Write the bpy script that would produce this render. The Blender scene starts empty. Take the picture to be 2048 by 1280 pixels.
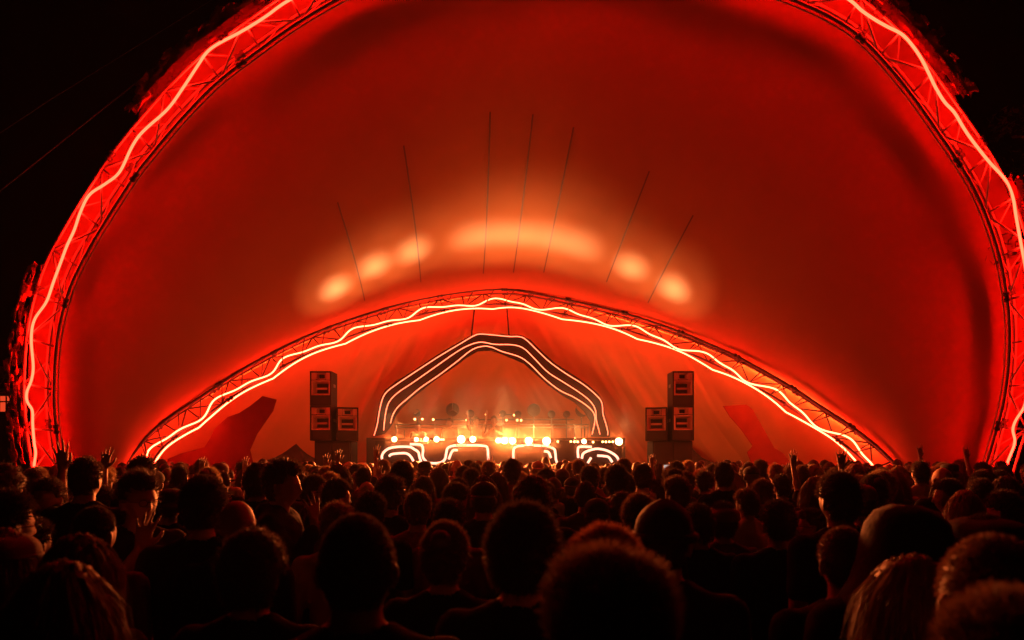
import bpy, bmesh, math, random
import numpy as np
from mathutils import Vector, Matrix, noise
from mathutils.bvhtree import BVHTree

random.seed(7); np.random.seed(7)
SC = bpy.context.scene
COL = SC.collection
F = 1365.0; HZ = 922.0; CH = 1.82

# ---------------------------------------------------------------- camera, sky, exposure
cd = bpy.data.cameras.new('camera'); cam = bpy.data.objects.new('camera', cd); COL.objects.link(cam)
cam.location = (0, 0, CH); cam.rotation_euler = (math.radians(90), 0, 0)
cd.sensor_width = 36; cd.lens = 36 * F / 2048; cd.shift_y = (HZ - 640) / 2048
cd.clip_start = 0.05; cd.clip_end = 1000
cd.dof.use_dof = True; cd.dof.focus_distance = 11.0; cd.dof.aperture_fstop = 2.8
SC.camera = cam
w = bpy.data.worlds.new('World'); SC.world = w; w.use_nodes = True
nt = w.node_tree; bg = nt.nodes['Background']
sky = nt.nodes.new('ShaderNodeTexSky'); sky.sky_type = 'NISHITA'; sky.sun_disc = False
sky.sun_elevation = math.radians(-7); sky.sun_rotation = math.radians(160)
nt.links.new(sky.outputs[0], bg.inputs[0]); bg.inputs[1].default_value = 0.05
SC.view_settings.view_transform = 'Standard'; SC.view_settings.look = 'None'
SC.view_settings.exposure = -0.25; SC.view_settings.gamma = 1.0; SC.view_settings.use_curve_mapping = False
cy = SC.cycles
cy.use_denoising = True; cy.max_bounces = 5; cy.diffuse_bounces = 3; cy.glossy_bounces = 2
cy.transmission_bounces = 3; cy.volume_bounces = 0; cy.transparent_max_bounces = 6
cy.sample_clamp_indirect = 6; cy.use_light_tree = True; cy.caustics_reflective = False; cy.caustics_refractive = False
cy.volume_step_rate = 4

# ---------------------------------------------------------------- materials
MATS = {}
def mat(name, col, rough=0.6, metal=0.0, spec=0.5, noise_scale=0, noise_amt=0.25, bump=0.0, bump_scale=None, emit=None, es=0, translucent=0):
    if name in MATS: return MATS[name]
    m = bpy.data.materials.new(name); m.use_nodes = True; n = m.node_tree; b = n.nodes['Principled BSDF']
    b.inputs['Base Color'].default_value = (*col, 1); b.inputs['Roughness'].default_value = rough
    b.inputs['Metallic'].default_value = metal; b.inputs['Specular IOR Level'].default_value = spec
    if noise_scale:
        tc = n.nodes.new('ShaderNodeTexCoord'); t = n.nodes.new('ShaderNodeTexNoise')
        t.inputs['Scale'].default_value = noise_scale; t.inputs['Detail'].default_value = 5
        n.links.new(tc.outputs['Object'], t.inputs['Vector'])
        r = n.nodes.new('ShaderNodeMixRGB'); r.blend_type = 'MIX'
        r.inputs[1].default_value = (*[c * (1 - noise_amt) for c in col], 1)
        r.inputs[2].default_value = (*[min(1, c * (1 + noise_amt)) for c in col], 1)
        n.links.new(t.outputs['Fac'], r.inputs[0]); n.links.new(r.outputs[0], b.inputs['Base Color'])
    if bump:
        tc = n.nodes.new('ShaderNodeTexCoord'); t = n.nodes.new('ShaderNodeTexNoise')
        t.inputs['Scale'].default_value = bump_scale or 30; t.inputs['Detail'].default_value = 4
        n.links.new(tc.outputs['Object'], t.inputs['Vector'])
        bp = n.nodes.new('ShaderNodeBump'); bp.inputs['Strength'].default_value = bump; bp.inputs['Distance'].default_value = 0.02
        n.links.new(t.outputs['Fac'], bp.inputs['Height']); n.links.new(bp.outputs[0], b.inputs['Normal'])
    if emit:
        b.inputs['Emission Color'].default_value = (*emit, 1); b.inputs['Emission Strength'].default_value = es
    if translucent:
        tr = n.nodes.new('ShaderNodeBsdfTranslucent'); tr.inputs[0].default_value = (*[min(1, c * 4) for c in col], 1)
        mx = n.nodes.new('ShaderNodeMixShader'); mx.inputs[0].default_value = translucent
        out = n.nodes['Material Output']
        n.links.new(b.outputs[0], mx.inputs[1]); n.links.new(tr.outputs[0], mx.inputs[2]); n.links.new(mx.outputs[0], out.inputs[0])
    MATS[name] = m
    return m

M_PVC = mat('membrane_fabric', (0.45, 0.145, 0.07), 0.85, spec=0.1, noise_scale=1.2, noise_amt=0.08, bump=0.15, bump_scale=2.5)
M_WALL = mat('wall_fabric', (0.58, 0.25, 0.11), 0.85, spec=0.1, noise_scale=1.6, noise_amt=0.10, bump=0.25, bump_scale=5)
M_SHADOW = mat('shadow_cloth', (0.20, 0.03, 0.02), 0.95, spec=0.05, noise_scale=3, noise_amt=0.15, bump=0.3, bump_scale=4)  # dark tone of the sheets that stand in for wall shadows
M_SEAM = mat('seam_tape', (0.16, 0.04, 0.025), 0.6)
M_STEEL = mat('truss_steel', (0.42, 0.40, 0.38), 0.42, metal=0.3, noise_scale=8, noise_amt=0.3)
M_DARKSTEEL = mat('dark_steel', (0.07, 0.06, 0.06), 0.6, metal=0.1, noise_scale=8, noise_amt=0.3)
ROPE = (1.0, 0.0046, 0.0019)
M_ROPE_O = mat('led_rope_glow', (0.8, 0.5, 0.4), 0.4, emit=ROPE, es=118)
M_ROPE_I = mat('led_rope_glow_back', (0.8, 0.5, 0.4), 0.4, emit=(1, 0.034, 0.013), es=62)
M_ROPE_T = mat('led_rope_glow_seam', (0.8, 0.5, 0.4), 0.4, emit=(1, 0.19, 0.04), es=190)
M_NEON = mat('panel_neon_glow', (0.8, 0.5, 0.4), 0.4, emit=(1, 0.17, 0.08), es=4.5)
M_NEON2 = mat('fascia_neon_glow', (0.8, 0.6, 0.5), 0.4, emit=(1, 0.42, 0.28), es=3)
M_BLACK = mat('black_paint', (0.018, 0.016, 0.016), 0.6, noise_scale=6, noise_amt=0.4)
M_PANEL = mat('dark_panel_paint', (0.012, 0.004, 0.005), 0.7, noise_scale=3, noise_amt=0.3)
M_SPK = mat('speaker_horn_paint', (0.62, 0.45, 0.38), 0.5, noise_scale=9, noise_amt=0.15)
M_GRILLE = mat('grille_cloth', (0.03, 0.028, 0.03), 0.8, bump=0.4, bump_scale=120)
M_LENS = mat('lamp_lens', (0.8, 0.6, 0.4), 0.3, emit=(1, 0.56, 0.22), es=22)
M_LENS_S = mat('small_lamp_lens', (0.8, 0.6, 0.4), 0.3, emit=(1, 0.42, 0.14), es=14)
M_GROUND = mat('trodden_ground', (0.06, 0.05, 0.045), 0.9, noise_scale=2, noise_amt=0.4, bump=0.4, bump_scale=8)
M_GREY = mat('grey_metal', (0.25, 0.24, 0.23), 0.4, metal=0.6, noise_scale=10, noise_amt=0.2)
M_TENT = mat('dark_tent_cloth', (0.02, 0.017, 0.017), 0.8, noise_scale=4, noise_amt=0.3)
M_BRICK = mat('house_brick', (0.30, 0.19, 0.15), 0.85, noise_scale=1.5, noise_amt=0.3)
M_STONE = mat('house_stone', (0.45, 0.38, 0.32), 0.85, noise_scale=3, noise_amt=0.2)
M_WINLIT = mat('lit_window_glass', (0.5, 0.2, 0.1), 0.3, emit=(1, 0.075, 0.022), es=0.95)
M_LEAF = mat('tree_leaf', (0.07, 0.09, 0.04), 0.6, noise_scale=3, noise_amt=0.4)
M_BARK = mat('tree_bark', (0.09, 0.065, 0.05), 0.9, noise_scale=8, noise_amt=0.4, bump=0.5)
M_PHONE = mat('phone_screen', (0.1, 0.1, 0.1), 0.2, emit=(0.75, 0.6, 0.55), es=0.8)

# ---------------------------------------------------------------- helpers
def pt(px, py, d): return Vector(((px - 1024) / F * d, d, CH + (HZ - py) / F * d))
def tag(o, label, cat, group=None):
    o['label'] = label; o['category'] = cat
    if group: o['group'] = group
    return o
def obj(name, me, m=None, parent=None, smooth=True, mats=None):
    o = bpy.data.objects.new(name, me); COL.objects.link(o)
    if m: me.materials.append(m)
    for k in mats or (): me.materials.append(k)
    if parent: o.parent = parent
    if smooth and len(me.polygons): me.polygons.foreach_set('use_smooth', np.ones(len(me.polygons), bool))
    return o
def empty(name, loc=(0, 0, 0), rz=0):
    o = bpy.data.objects.new(name, None); COL.objects.link(o); o.location = loc; o.rotation_euler = (0, 0, rz); o.empty_display_size = .1; return o
def struct(o): o['kind'] = 'structure'; return o
class MB:
    def __init__(s): s.v = []; s.f = []
    def add(s, vs, fs):
        b = len(s.v); s.v += [tuple(v) for v in vs]; s.f += [tuple(i + b for i in f) for f in fs]; return s
    def box(s, c, d, rot=None):
        c = Vector(c); hx, hy, hz = d[0] / 2, d[1] / 2, d[2] / 2
        bv = min(hx, hy, hz) * 0.12; vs = []
        bm = bmesh.new(); bmesh.ops.create_cube(bm, size=1)
        for v in bm.verts: v.co = Vector((v.co.x * d[0], v.co.y * d[1], v.co.z * d[2]))
        bmesh.ops.bevel(bm, geom=list(bm.edges), offset=min(bv, .012), segments=1, affect='EDGES')
        if rot is not None: bmesh.ops.transform(bm, matrix=rot, verts=bm.verts)
        vs = [v.co + c for v in bm.verts]; fs = [[v.index for v in f.verts] for f in bm.faces]; bm.free()
        return s.add(vs, fs)
    def tube(s, pts, r, n=8, cap=True, closed=False):
        pts = [Vector(p) for p in pts]; L = len(pts)
        rr = r if hasattr(r, '__len__') else [r] * L
        T = []
        for i in range(L):
            a = pts[max(0, i - 1)]; b = pts[min(L - 1, i + 1)]
            T.append((b - a).normalized())
        up = Vector((0, 0, 1)) if abs(T[0].z) < .9 else Vector((1, 0, 0))
        u = (up - T[0] * up.dot(T[0])).normalized(); vs = []; fs = []
        for i in range(L):
            u = (u - T[i] * u.dot(T[i])).normalized(); w_ = T[i].cross(u)
            for k in range(n):
                a = 2 * math.pi * k / n; vs.append(pts[i] + (u * math.cos(a) + w_ * math.sin(a)) * rr[i])
        for i in range(L - 1):
            for k in range(n): fs.append((i * n + k, i * n + (k + 1) % n, (i + 1) * n + (k + 1) % n, (i + 1) * n + k))
        if cap: fs.append(tuple(range(n))[::-1]); fs.append(tuple((L - 1) * n + k for k in range(n)))
        return s.add(vs, fs)
    def sphere(s, c, r, seg=16, rings=10, rot=None):
        rr = r if hasattr(r, '__len__') else (r, r, r); vs = []; fs = []
        for i in range(rings + 1):
            th = math.pi * i / rings
            for k in range(seg):
                a = 2 * math.pi * k / seg
                v = Vector((rr[0] * math.sin(th) * math.cos(a), rr[1] * math.sin(th) * math.sin(a), rr[2] * math.cos(th)))
                if rot is not None: v = rot @ v
                vs.append(v + Vector(c))
        for i in range(rings):
            for k in range(seg): fs.append((i * seg + k, (i + 1) * seg + k, (i + 1) * seg + (k + 1) % seg, i * seg + (k + 1) % seg))
        return s.add(vs, fs)
    def lathe(s, prof, c, ax=Vector((0, 0, 1)), seg=24):
        q = Vector((0, 0, 1)).rotation_difference(Vector(ax)); vs = []; fs = []
        for (r, z) in prof:
            for k in range(seg):
                a = 2 * math.pi * k / seg; vs.append(q @ Vector((r * math.cos(a), r * math.sin(a), z)) + Vector(c))
        for i in range(len(prof) - 1):
            for k in range(seg): fs.append((i * seg + k, i * seg + (k + 1) % seg, (i + 1) * seg + (k + 1) % seg, (i + 1) * seg + k))
        return s.add(vs, fs)
    def mesh(s, name):
        me = bpy.data.meshes.new(name); me.from_pydata(s.v, [], s.f); me.update(); return me
    def build(s, name, m, parent=None, smooth=True): return obj(name, s.mesh(name), m, parent, smooth)
def crs(P, n):
    """Catmull-Rom through P, resampled evenly to n points"""
    P = [Vector(p) for p in P]; P = [P[0] * 2 - P[1]] + P + [P[-1] * 2 - P[-2]]; Q = []
    for i in range(1, len(P) - 2):
        for k in range(16):
            t = k / 16; a, b, c, d = P[i - 1:i + 3]
            Q.append(.5 * ((2 * b) + (c - a) * t + (2 * a - 5 * b + 4 * c - d) * t * t + (3 * b - a - 3 * c + d) * t ** 3))
    Q.append(P[-2]); L = [0]
    for i in range(1, len(Q)): L.append(L[-1] + (Q[i] - Q[i - 1]).length)
    out = []; j = 0
    for k in range(n):
        s_ = L[-1] * k / (n - 1)
        while j < len(L) - 2 and L[j + 1] < s_: j += 1
        f = (s_ - L[j]) / max(1e-9, L[j + 1] - L[j]); out.append(Q[j].lerp(Q[j + 1], min(1, f)))
    return out
def smoothcurve(P, it):
    for _ in range(it): P = [P[0]] + [(P[i - 1] + P[i] * 2 + P[i + 1]) / 4 for i in range(1, len(P) - 1)] + [P[-1]]
    return P
def sm(a, b, x): t = max(0., min(1., (x - a) / (b - a))); return t * t * (3 - 2 * t)

# ---------------------------------------------------------------- ground
g = MB().add([(-250, -60, 0), (250, -60, 0), (250, 400, 0), (-250, 400, 0)], [(0, 1, 2, 3)]).build('ground', M_GROUND, smooth=False); struct(g)

# ---------------------------------------------------------------- the air
def haze():
    me = MB().add([(x, y, z) for z in (-1, 24) for y in (-12, 62) for x in (-62, 45)], [(0, 2, 3, 1), (4, 5, 7, 6), (0, 1, 5, 4), (2, 6, 7, 3), (0, 4, 6, 2), (1, 3, 7, 5)]).mesh('haze')
    o = obj('haze', me, None, None, False); o['kind'] = 'stuff'
    m = bpy.data.materials.new('haze'); m.use_nodes = True; n = m.node_tree; n.nodes.remove(n.nodes['Principled BSDF'])
    pv = n.nodes.new('ShaderNodeVolumePrincipled'); pv.inputs['Color'].default_value = (.9, .86, .82, 1); pv.inputs['Anisotropy'].default_value = .55; pv.inputs['Density'].default_value = .0002
    n.links.new(pv.outputs[0], n.nodes['Material Output'].inputs['Volume']); me.materials.append(m)
haze()

# ---------------------------------------------------------------- the two arches
# outer arch leans towards the audience, the stage arch leans back: planes y = D0 + k z
def arch_curve(trace, D0, k, n):
    out = []
    for (px, py) in trace:
        v = (HZ - py) / F; d = (D0 + k * CH) / (1 - k * v)
        out.append(pt(px, py, d))
    return smoothcurve(crs(out, n), 6)
TR_O = [(108, 1106), (84, 1010), (70, 925), (60, 860), (55, 790), (57, 720), (64, 650), (78, 590), (98, 530), (120, 490), (142, 450), (180, 390), (232, 311), (285, 247), (330, 195), (405, 120), (490, 57), (570, 0), (700, -72), (850, -130), (1000, -162), (1130, -170), (1260, -158), (1400, -122), (1520, -80), (1630, -40), (1724, 8), (1785, 62), (1859, 148), (1907, 215), (1960, 290), (1997, 352), (2020, 405), (2037, 450), (2054, 510), (2066, 580), (2072, 650), (2070, 720), (2062, 790), (2048, 850), (2030, 910), (2003, 1000), (1967, 1106)]
TR_I = [(138, 1106), (192, 1010), (265, 910), (294, 875), (345, 836), (384, 811), (434, 777), (476, 750), (541, 714), (606, 682), (671, 656), (737, 634), (800, 615), (868, 600), (933, 590), (982, 586), (1030, 587), (1087, 597), (1162, 612), (1245, 632), (1307, 651), (1373, 675), (1420, 695), (1470, 717), (1517, 742), (1565, 769), (1600, 790), (1653, 826), (1700, 856), (1748, 892), (1780, 921), (1862, 1010), (1925, 1106)]
NO, NI = 241, 241
KO, KI = -0.3, 1.0
OC = arch_curve(TR_O, 13.5, KO, NO)
IC = arch_curve(TR_I, 13.5, KI, NI)
def frames(C, k):
    N = Vector((0, 1, -k)).normalized()      # away from the camera
    inn = []
    for i in range(len(C)):
        T = (C[min(len(C) - 1, i + 1)] - C[max(0, i - 1)]).normalized()
        inn.append(N.cross(T).normalized() * -1)
    mid = C[len(C) // 2]
    if inn[len(C) // 2].z > 0: inn = [-v for v in inn]
    return N, inn
NOn, OI = frames(OC, KO); NIn, II = frames(IC, KI)
OW = [.5 - .17 * math.sin(math.pi * i / (NO - 1)) ** 1.5 for i in range(NO)]
O_out, O_in, O_back = [c - i * .07 for c, i in zip(OC, OI)], [c + i * w_ for c, i, w_ in zip(OC, OI, OW)], [c + i * .15 + NOn * .30 for c, i, w_ in zip(OC, OI, OW)]
I_out, I_in, I_front = IC, [c + i * .46 + NIn * .10 for c, i in zip(IC, II)], [c + i * .24 - NIn * .26 for c, i in zip(IC, II)]

def truss(name, label, chords, nb, rc, rb, joints, steel=None):
    steel = steel or M_STEEL
    root = empty(name, chords[0][0]); root.location.z = 0
    off = Vector(root.location)
    def P(C, t): x = t * (len(C) - 1); i = int(min(len(C) - 2, x)); return C[i].lerp(C[i + 1], x - i) - off
    for C in chords: MB().tube([p - off for p in C], rc, 8).build('chord', steel, root)
    A, B, Cc = chords
    for k in range(nb):
        t0, t1, tm = k / nb, (k + 1) / nb, (k + .5) / nb
        MB().tube([P(A, t0), P(B, t0)], rb, 6).build('cross_strut', steel, root)
        MB().tube([P(A, t0), P(B, t1)] if k % 2 else [P(B, t0), P(A, t1)], rb, 6).build('diagonal_brace', steel, root)
        MB().tube([P(A, t0), P(Cc, tm), P(B, t0)], rb * .9, 6).build('rear_brace', steel, root)
    for t in joints:
        for C in chords:
            a, b = P(C, t - .0025), P(C, t + .0025); ax = (b - a).normalized()
            MB().lathe([(rc, -.09), (rc * 1.8, -.08), (rc * 1.8, -.03), (rc * 1.25, -.02), (rc * 1.25, .02), (rc * 1.8, .03), (rc * 1.8, .08), (rc, .09)], P(C, t), ax, 8).build('joint_clamp', M_DARKSTEEL, root)
    for e in (0, 1): MB().box(P(Cc, e) + Vector((0, 0, .03)), (1.0, .9, .06)).build('base_plate', M_DARKSTEEL, root)
    return root
js = [.08, .16, .245, .33, .42, .58, .67, .755, .84, .92]
tro = truss('truss_arch', 'big steel lattice arch at the open front of the tent, rising out of the top of the frame', (O_out, O_in, O_back), 38, .030, .018, js)
tag(tro, 'big steel lattice arch at the open front of the tent, cut by the frame top', 'truss arch', 'lattice arches carrying the tent')
tri = truss('truss_arch', '', (I_out, I_in, I_front), 44, .034, .017, [.07, .13, .19, .25, .31, .37, .43, .5, .57, .63, .69, .75, .81, .87, .93], M_DARKSTEEL)
tag(tri, 'smaller lattice arch leaning back over the stage with wavy light ropes along its lower edge', 'truss arch', 'lattice arches carrying the tent')
# thin edge cable just inside the front arch
kd = MB().tube([c + i * (w_ + .07) + NOn * .02 for c, i, w_ in zip(OC, OI, OW)], .012, 6).build('edge_cable', M_STEEL, None)
kd.parent = tro; kd.matrix_parent_inverse = Matrix.Translation(-Vector(tro.location))

tv = []; tf = []  # strip added on the rear chord to cast the canopy's dark band
for i in range(NO):
    dr = (O_back[i] - (OC[i] - NOn * .02)).normalized(); T = (OC[min(NO - 1, i + 1)] - OC[max(0, i - 1)]).normalized(); q = T.cross(dr).normalized()
    for a, b in ((-1, -.01), (1, -.01), (1, .01), (-1, .01)): tv.append(O_back[i] + q * .040 * a + dr * b - Vector(tro.location))
    if i:
        for e in range(4): tf.append((i * 4 - 4 + e, i * 4 - 4 + (e + 1) % 4, i * 4 + (e + 1) % 4, i * 4 + e))
MB().add(tv, tf).build('shadow_strip', M_DARKSTEEL, tro)

# ---------------------------------------------------------------- membrane
def loft(A, B, nt_, ns, fn):
    vs = []
    for j in range(ns + 1):
        s_ = j / ns
        for i in range(nt_ + 1):
            t = i / nt_; x = t * (len(A) - 1); k = min(len(A) - 2, int(x)); a = A[k].lerp(A[k + 1], x - k)
            x = t * (len(B) - 1); k = min(len(B) - 2, int(x)); b = B[k].lerp(B[k + 1], x - k)
            vs.append(fn(t, s_, a, b))
    fs = [(j * (nt_ + 1) + i, j * (nt_ + 1) + i + 1, (j + 1) * (nt_ + 1) + i + 1, (j + 1) * (nt_ + 1) + i) for j in range(ns) for i in range(nt_)]
    return vs, fs
CE_O = [c - i * .40 + NOn * .64 for c, i in zip(OC, OI)]
CE_I = [c - i * .15 + NIn * .16 for c, i in zip(IC, II)]
TC = Vector((0, 14.5, 0.8))
BUL = -0.78
def canopy_fn(t, s_, a, b):
    p = a.lerp(b, s_)
    d = ((a + b) / 2 - TC); d.y *= .6; d.normalize()
    # leaves the front arch going backwards, then turns in towards the stage arch
    back = math.sin(math.pi * s_) * (1 - s_) ** .6 * .0 * math.sin(math.pi * min(1, max(0, t))) ** .5
    p = p + d * BUL * math.sin(math.pi * s_) ** .85 + Vector((0, 1, 0)) * back
    n = noise.noise(Vector((t * 7, s_ * 3, 1.3))) * .05
    p = p + d * n
    if p.z < 0.0: p.z = 0.0
    return p
cv, cf = loft(CE_O, CE_I, 150, 72, canopy_fn)
canopy = MB().add(cv, cf).build('tent_canopy', M_PVC)
tag(canopy, 'huge pale fabric canopy glowing red, stretched between the front arch and the stage arch', 'tent canopy')
BV = BVHTree.FromPolygons([Vector(v) for v in cv], cf)
# seam tapes of the canopy
def csample(t, s_):
    x = t * (NO - 1); k = min(NO - 2, int(x)); a = CE_O[k].lerp(CE_O[k + 1], x - k)
    x = t * (NI - 1); k = min(NI - 2, int(x)); b = CE_I[k].lerp(CE_I[k + 1], x - k)
    return canopy_fn(t, s_, a, b)
def find_t(px):   # arch fraction where the stage arch shows at this column
    return min(range(NI), key=lambda i: abs((IC[i].x / IC[i].y) * F + 1024 - px)) / (NI - 1)
def s_at(t, py): return min((i / 100 for i in range(1, 100)), key=lambda s_: abs(HZ - (csample(t, s_).z - CH) / csample(t, s_).y * F - py))
for (px, y0, y1) in [(735, 400, 600), (845, 285, 565), (960, 225, 545), (1017, 230, 545), (1070, 250, 545), (1185, 340, 565), (1275, 430, 605)]:
    t = find_t(px); s0, s1 = s_at(t, y0), s_at(t, y1); vs = []; fs = []; n = 60
    for i in range(n + 1):
        s_ = s0 + (s1 - s0) * i / n; wd = .0006
        for e in (-1, 1):
            p = csample(t + e * wd, s_); c0 = Vector((0, 12, 2)) - p; vs.append(p + c0.normalized() * .03)
        if i: fs.append((2 * i - 2, 2 * i - 1, 2 * i + 1, 2 * i))
    MB().add(vs, fs).build('seam_tape', M_SEAM, canopy)
# ruffled gathers outside the front arch
def ruffle(t0, t1, wd):
    rng = random.Random(int(t0 * 999)); n = int((t1 - t0) * 1500) + 12; m = MB()
    for layer in range(3):
        vs = []; fs = []; K = 7
        for i in range(n + 1):
            t = t0 + (t1 - t0) * i / n; x = t * (NO - 1); k = min(NO - 2, int(x)); c = OC[k].lerp(OC[k + 1], x - k); inn = OI[k]
            T = (OC[k + 1] - OC[k]).normalized(); env = math.sin(math.pi * i / n) ** .35
            wv = wd * (.55 + .7 * abs(noise.noise(Vector((t * 130, layer * 3.3, 2))))) * env
            for j in range(K):
                u = j / (K - 1)
                q = c - inn * (.09 + u * wv) + NOn * (-.34 + layer * .17)
                q += Vector((noise.noise(Vector((t * 170, u * 1.5, layer * 9))), noise.noise(Vector((t * 150, u * 1.5, 5 + layer * 7))), noise.noise(Vector((t * 160, u * 2, 11 + layer)))) ) * .13 * (u + .15)
                q += T * .06 * math.sin(i * 1.3 + layer) * u
                vs.append(q)
            if i:
                for j in range(K - 1): a = (i - 1) * K + j; fs.append((a, a + 1, a + K + 1, a + K))
        m.add(vs, fs)
    o = m.build('edge_ruffle', M_PVC, canopy)
def o_t(px, py): return min(range(NO), key=lambda i: ((OC[i].x / OC[i].y) * F + 1024 - px) ** 2 + (HZ - (OC[i].z - CH) / OC[i].y * F - py) ** 2) / (NO - 1)
for (a, b, wd) in [((285, 247), (545, 10), .27), ((70, 925), (98, 530), .07), ((1735, 20), (1905, 214), .26), ((2005, 365), (2054, 520), .36)]:
    t0, t1 = sorted((o_t(*a), o_t(*b))); ruffle(t0, t1, wd)

# back wall behind the stage: from the stage arch down to a curved line on the ground
GR = []
for i in range(121):
    t = i / 120; a = math.pi * t
    GR.append(Vector((-9.1 * math.cos(a) if t < .5 else -9.2 * math.cos(a), 13.7 + 9.6 * math.sin(a) ** .8, 0)))
GR = crs(GR, 241)
def wall_fn(t, s_, a, b):
    p = a.lerp(b, s_); e = math.sin(math.pi * t)
    p.z = a.z * (1 - s_) ** 1.0 + b.z * s_
    p = p + Vector((0, 1, .2)) * math.sin(math.pi * s_) * .3 * e      # belly out behind
    k = e ** 1.5 * sm(0, .12, s_) * sm(1.0, .9, s_)
    # folds running down and in from the arch
    q = (t - .5) * 60 + (s_ - .3) * (9 if t < .5 else -9)
    f = noise.noise(Vector((q * .8, s_ * 2.2, 3))) * .17 + noise.noise(Vector((q * 2.4, s_ * 3.5, 8))) * .085
    zone = .25 + .75 * (math.exp(-((t - .36) / .07) ** 2) + math.exp(-((t - .66) / .07) ** 2) + .5 * math.exp(-((t - .5) / .04) ** 2))
    return p + Vector((0, 1, .2)) * f * k * zone
wv, wf = loft(CE_I, GR, 420, 80, wall_fn)
bw = MB().add(wv, wf).build('tent_back_wall', M_WALL)
WBV = BVHTree.FromPolygons([Vector(v) for v in wv], wf); tag(bw, 'creased fabric back wall curving down behind the stage', 'tent wall')

# ---------------------------------------------------------------- LED ropes
def rope(name, P, r, m, label, group):
    o = MB().tube(P, r, 8).build(name, m); tag(o, label, 'light rope', group); return o
def wavy(C, I, N, t0, t1, n, f):
    out = []
    for i in range(n):
        t = t0 + (t1 - t0) * i / (n - 1); x = t * (len(C) - 1); k = min(len(C) - 2, int(x)); c = C[k].lerp(C[k + 1], x - k); a, b = f(t); out.append(c + I[k] * a + N * b)
    return out
# front arch: rope weaving over the outer chord, given as (screen point) deviations of the photo -> smooth wander
GO = 'light ropes wound along the front arch'
def on_plane(tr, n, off):
    out = []
    for (px, py) in tr:
        v = (HZ - py) / F; d = (13.5 + KO * CH) / (1 - KO * v); out.append(pt(px, py, d) + NOn * off)
    return smoothcurve(crs(out, n), 2)
RL = [(84, 1000), (72, 960), (70, 929), (73, 905), (70, 886), (67, 850), (66, 819), (56, 804), (55, 784), (64, 761), (68, 733), (64, 679), (70, 640), (94, 604), (108, 565), (125, 519), (136, 490), (150, 460), (162, 425), (180, 390), (212, 368), (240, 345), (262, 300), (277, 275), (296, 255), (337, 218), (368, 175), (397, 131), (415, 105), (438, 88), (487, 62), (532, 34), (581, 0), (700, -62), (850, -128), (1000, -155), (1130, -165)]
RR = [(1130, -165), (1260, -150), (1400, -120), (1520, -72), (1630, -40), (1697, 0), (1722, 22), (1750, 41), (1775, 55), (1802, 69), (1822, 90), (1840, 116), (1855, 145), (1870, 176), (1888, 205), (1907, 225), (1925, 255), (1942, 280), (1975, 322), (2009, 360), (2024, 394), (2030, 430), (2039, 480), (2050, 540), (2058, 600), (2062, 660), (2060, 740), (2052, 790), (2046, 815), (2030, 840), (2024, 860), (2028, 885), (2012, 929), (2000, 980)]
rope('led_rope', on_plane(RL, 420, -.02), .021, M_ROPE_O, 'thick glowing rope winding up the left half of the front arch', GO)
rope('led_rope', on_plane(RR, 420, -.02), .021, M_ROPE_O, 'thick glowing rope winding up the right half of the front arch', GO)
GI = 'light ropes wound along the stage arch'
def tri_w(x): return abs((x % 1) * 2 - 1)
def fi1(t): return (.43 + .17 * (math.sin(t * 2 * math.pi * 13 + 1.9) * .75 + .35 * math.sin(t * 2 * math.pi * 26 + .6)) , .02)
def fi2(t): return (.62 - .15 * abs(math.sin(t * math.pi * 12 + .55)), .16)
# dips towards the outer chord on each side of the apex, as in the photo
rope('led_rope', wavy(IC, II, NIn, .045, .955, 640, fi1), .019, M_ROPE_I, 'upper wavy rope snaking across the lower chord of the stage arch', GI)
rope('led_rope', wavy(IC, II, NIn, .05, .95, 640, fi2), .019, M_ROPE_I, 'lower scalloped rope hanging just beneath the stage arch', GI)
def top_rope(t0, t1, n):
    out = []
    for i in range(n):
        t = t0 + (t1 - t0) * i / (n - 1); x = t * (NI - 1); k = min(NI - 2, int(x)); c = IC[k].lerp(IC[k + 1], x - k)
        f = sm(.22, .34, abs(t - .5)); out.append(c + (c - Vector((0, 0, CH))).normalized() * .11 * (1 - f) + (II[k] * -.065 + NIn * .05) * f)
    return out
rope('led_rope', top_rope(.02, .205, 160), .013, M_ROPE_T, 'rope tucked behind the foot of the stage arch at left, lighting the canopy seam', GI)
rope('led_rope', top_rope(.212, .985, 500), .013, M_ROPE_T, 'long rope tucked behind the top chord of the stage arch, lighting the canopy seam', GI)
# ---------------------------------------------------------------- neon house panel over the stage
def c1(l): return [(560 + x / 2.2756, 560 + y / 2.2756) for x, y in l]
PY = 20.25
OUT = [(425, 712), (432, 660), (443, 605), (456, 545), (478, 500), (525, 462), (600, 417), (700, 350), (800, 290), (870, 252), (905, 241), (960, 245), (1040, 250), (1095, 250), (1140, 272), (1190, 322), (1250, 377), (1330, 428), (1400, 475), (1450, 518), (1472, 560), (1478, 610), (1490, 650), (1501, 690), (1502, 714)]
INN = [(1415, 714), (1412, 640), (1382, 595), (1340, 556), (1290, 528), (1220, 478), (1160, 424), (1110, 380), (1060, 358), (1010, 338), (960, 320), (900, 323), (850, 352), (790, 397), (720, 444), (650, 498), (592, 543), (552, 584), (524, 622), (510, 655), (500, 672), (476, 700)]
def extrude_poly(P2, y, th):
    bm = bmesh.new(); vs = [bm.verts.new(pt(px, py, y)) for px, py in P2]; f = bm.faces.new(vs)
    r = bmesh.ops.extrude_face_region(bm, geom=[f]); bmesh.ops.translate(bm, verts=[v for v in r['geom'] if isinstance(v, bmesh.types.BMVert)], vec=(0, th, 0))
    bmesh.ops.recalc_face_normals(bm, faces=bm.faces); bmesh.ops.triangulate(bm, faces=[f for f in bm.faces if len(f.verts) > 4]); me = bpy.data.meshes.new('poly'); bm.to_mesh(me); bm.free(); return me
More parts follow.
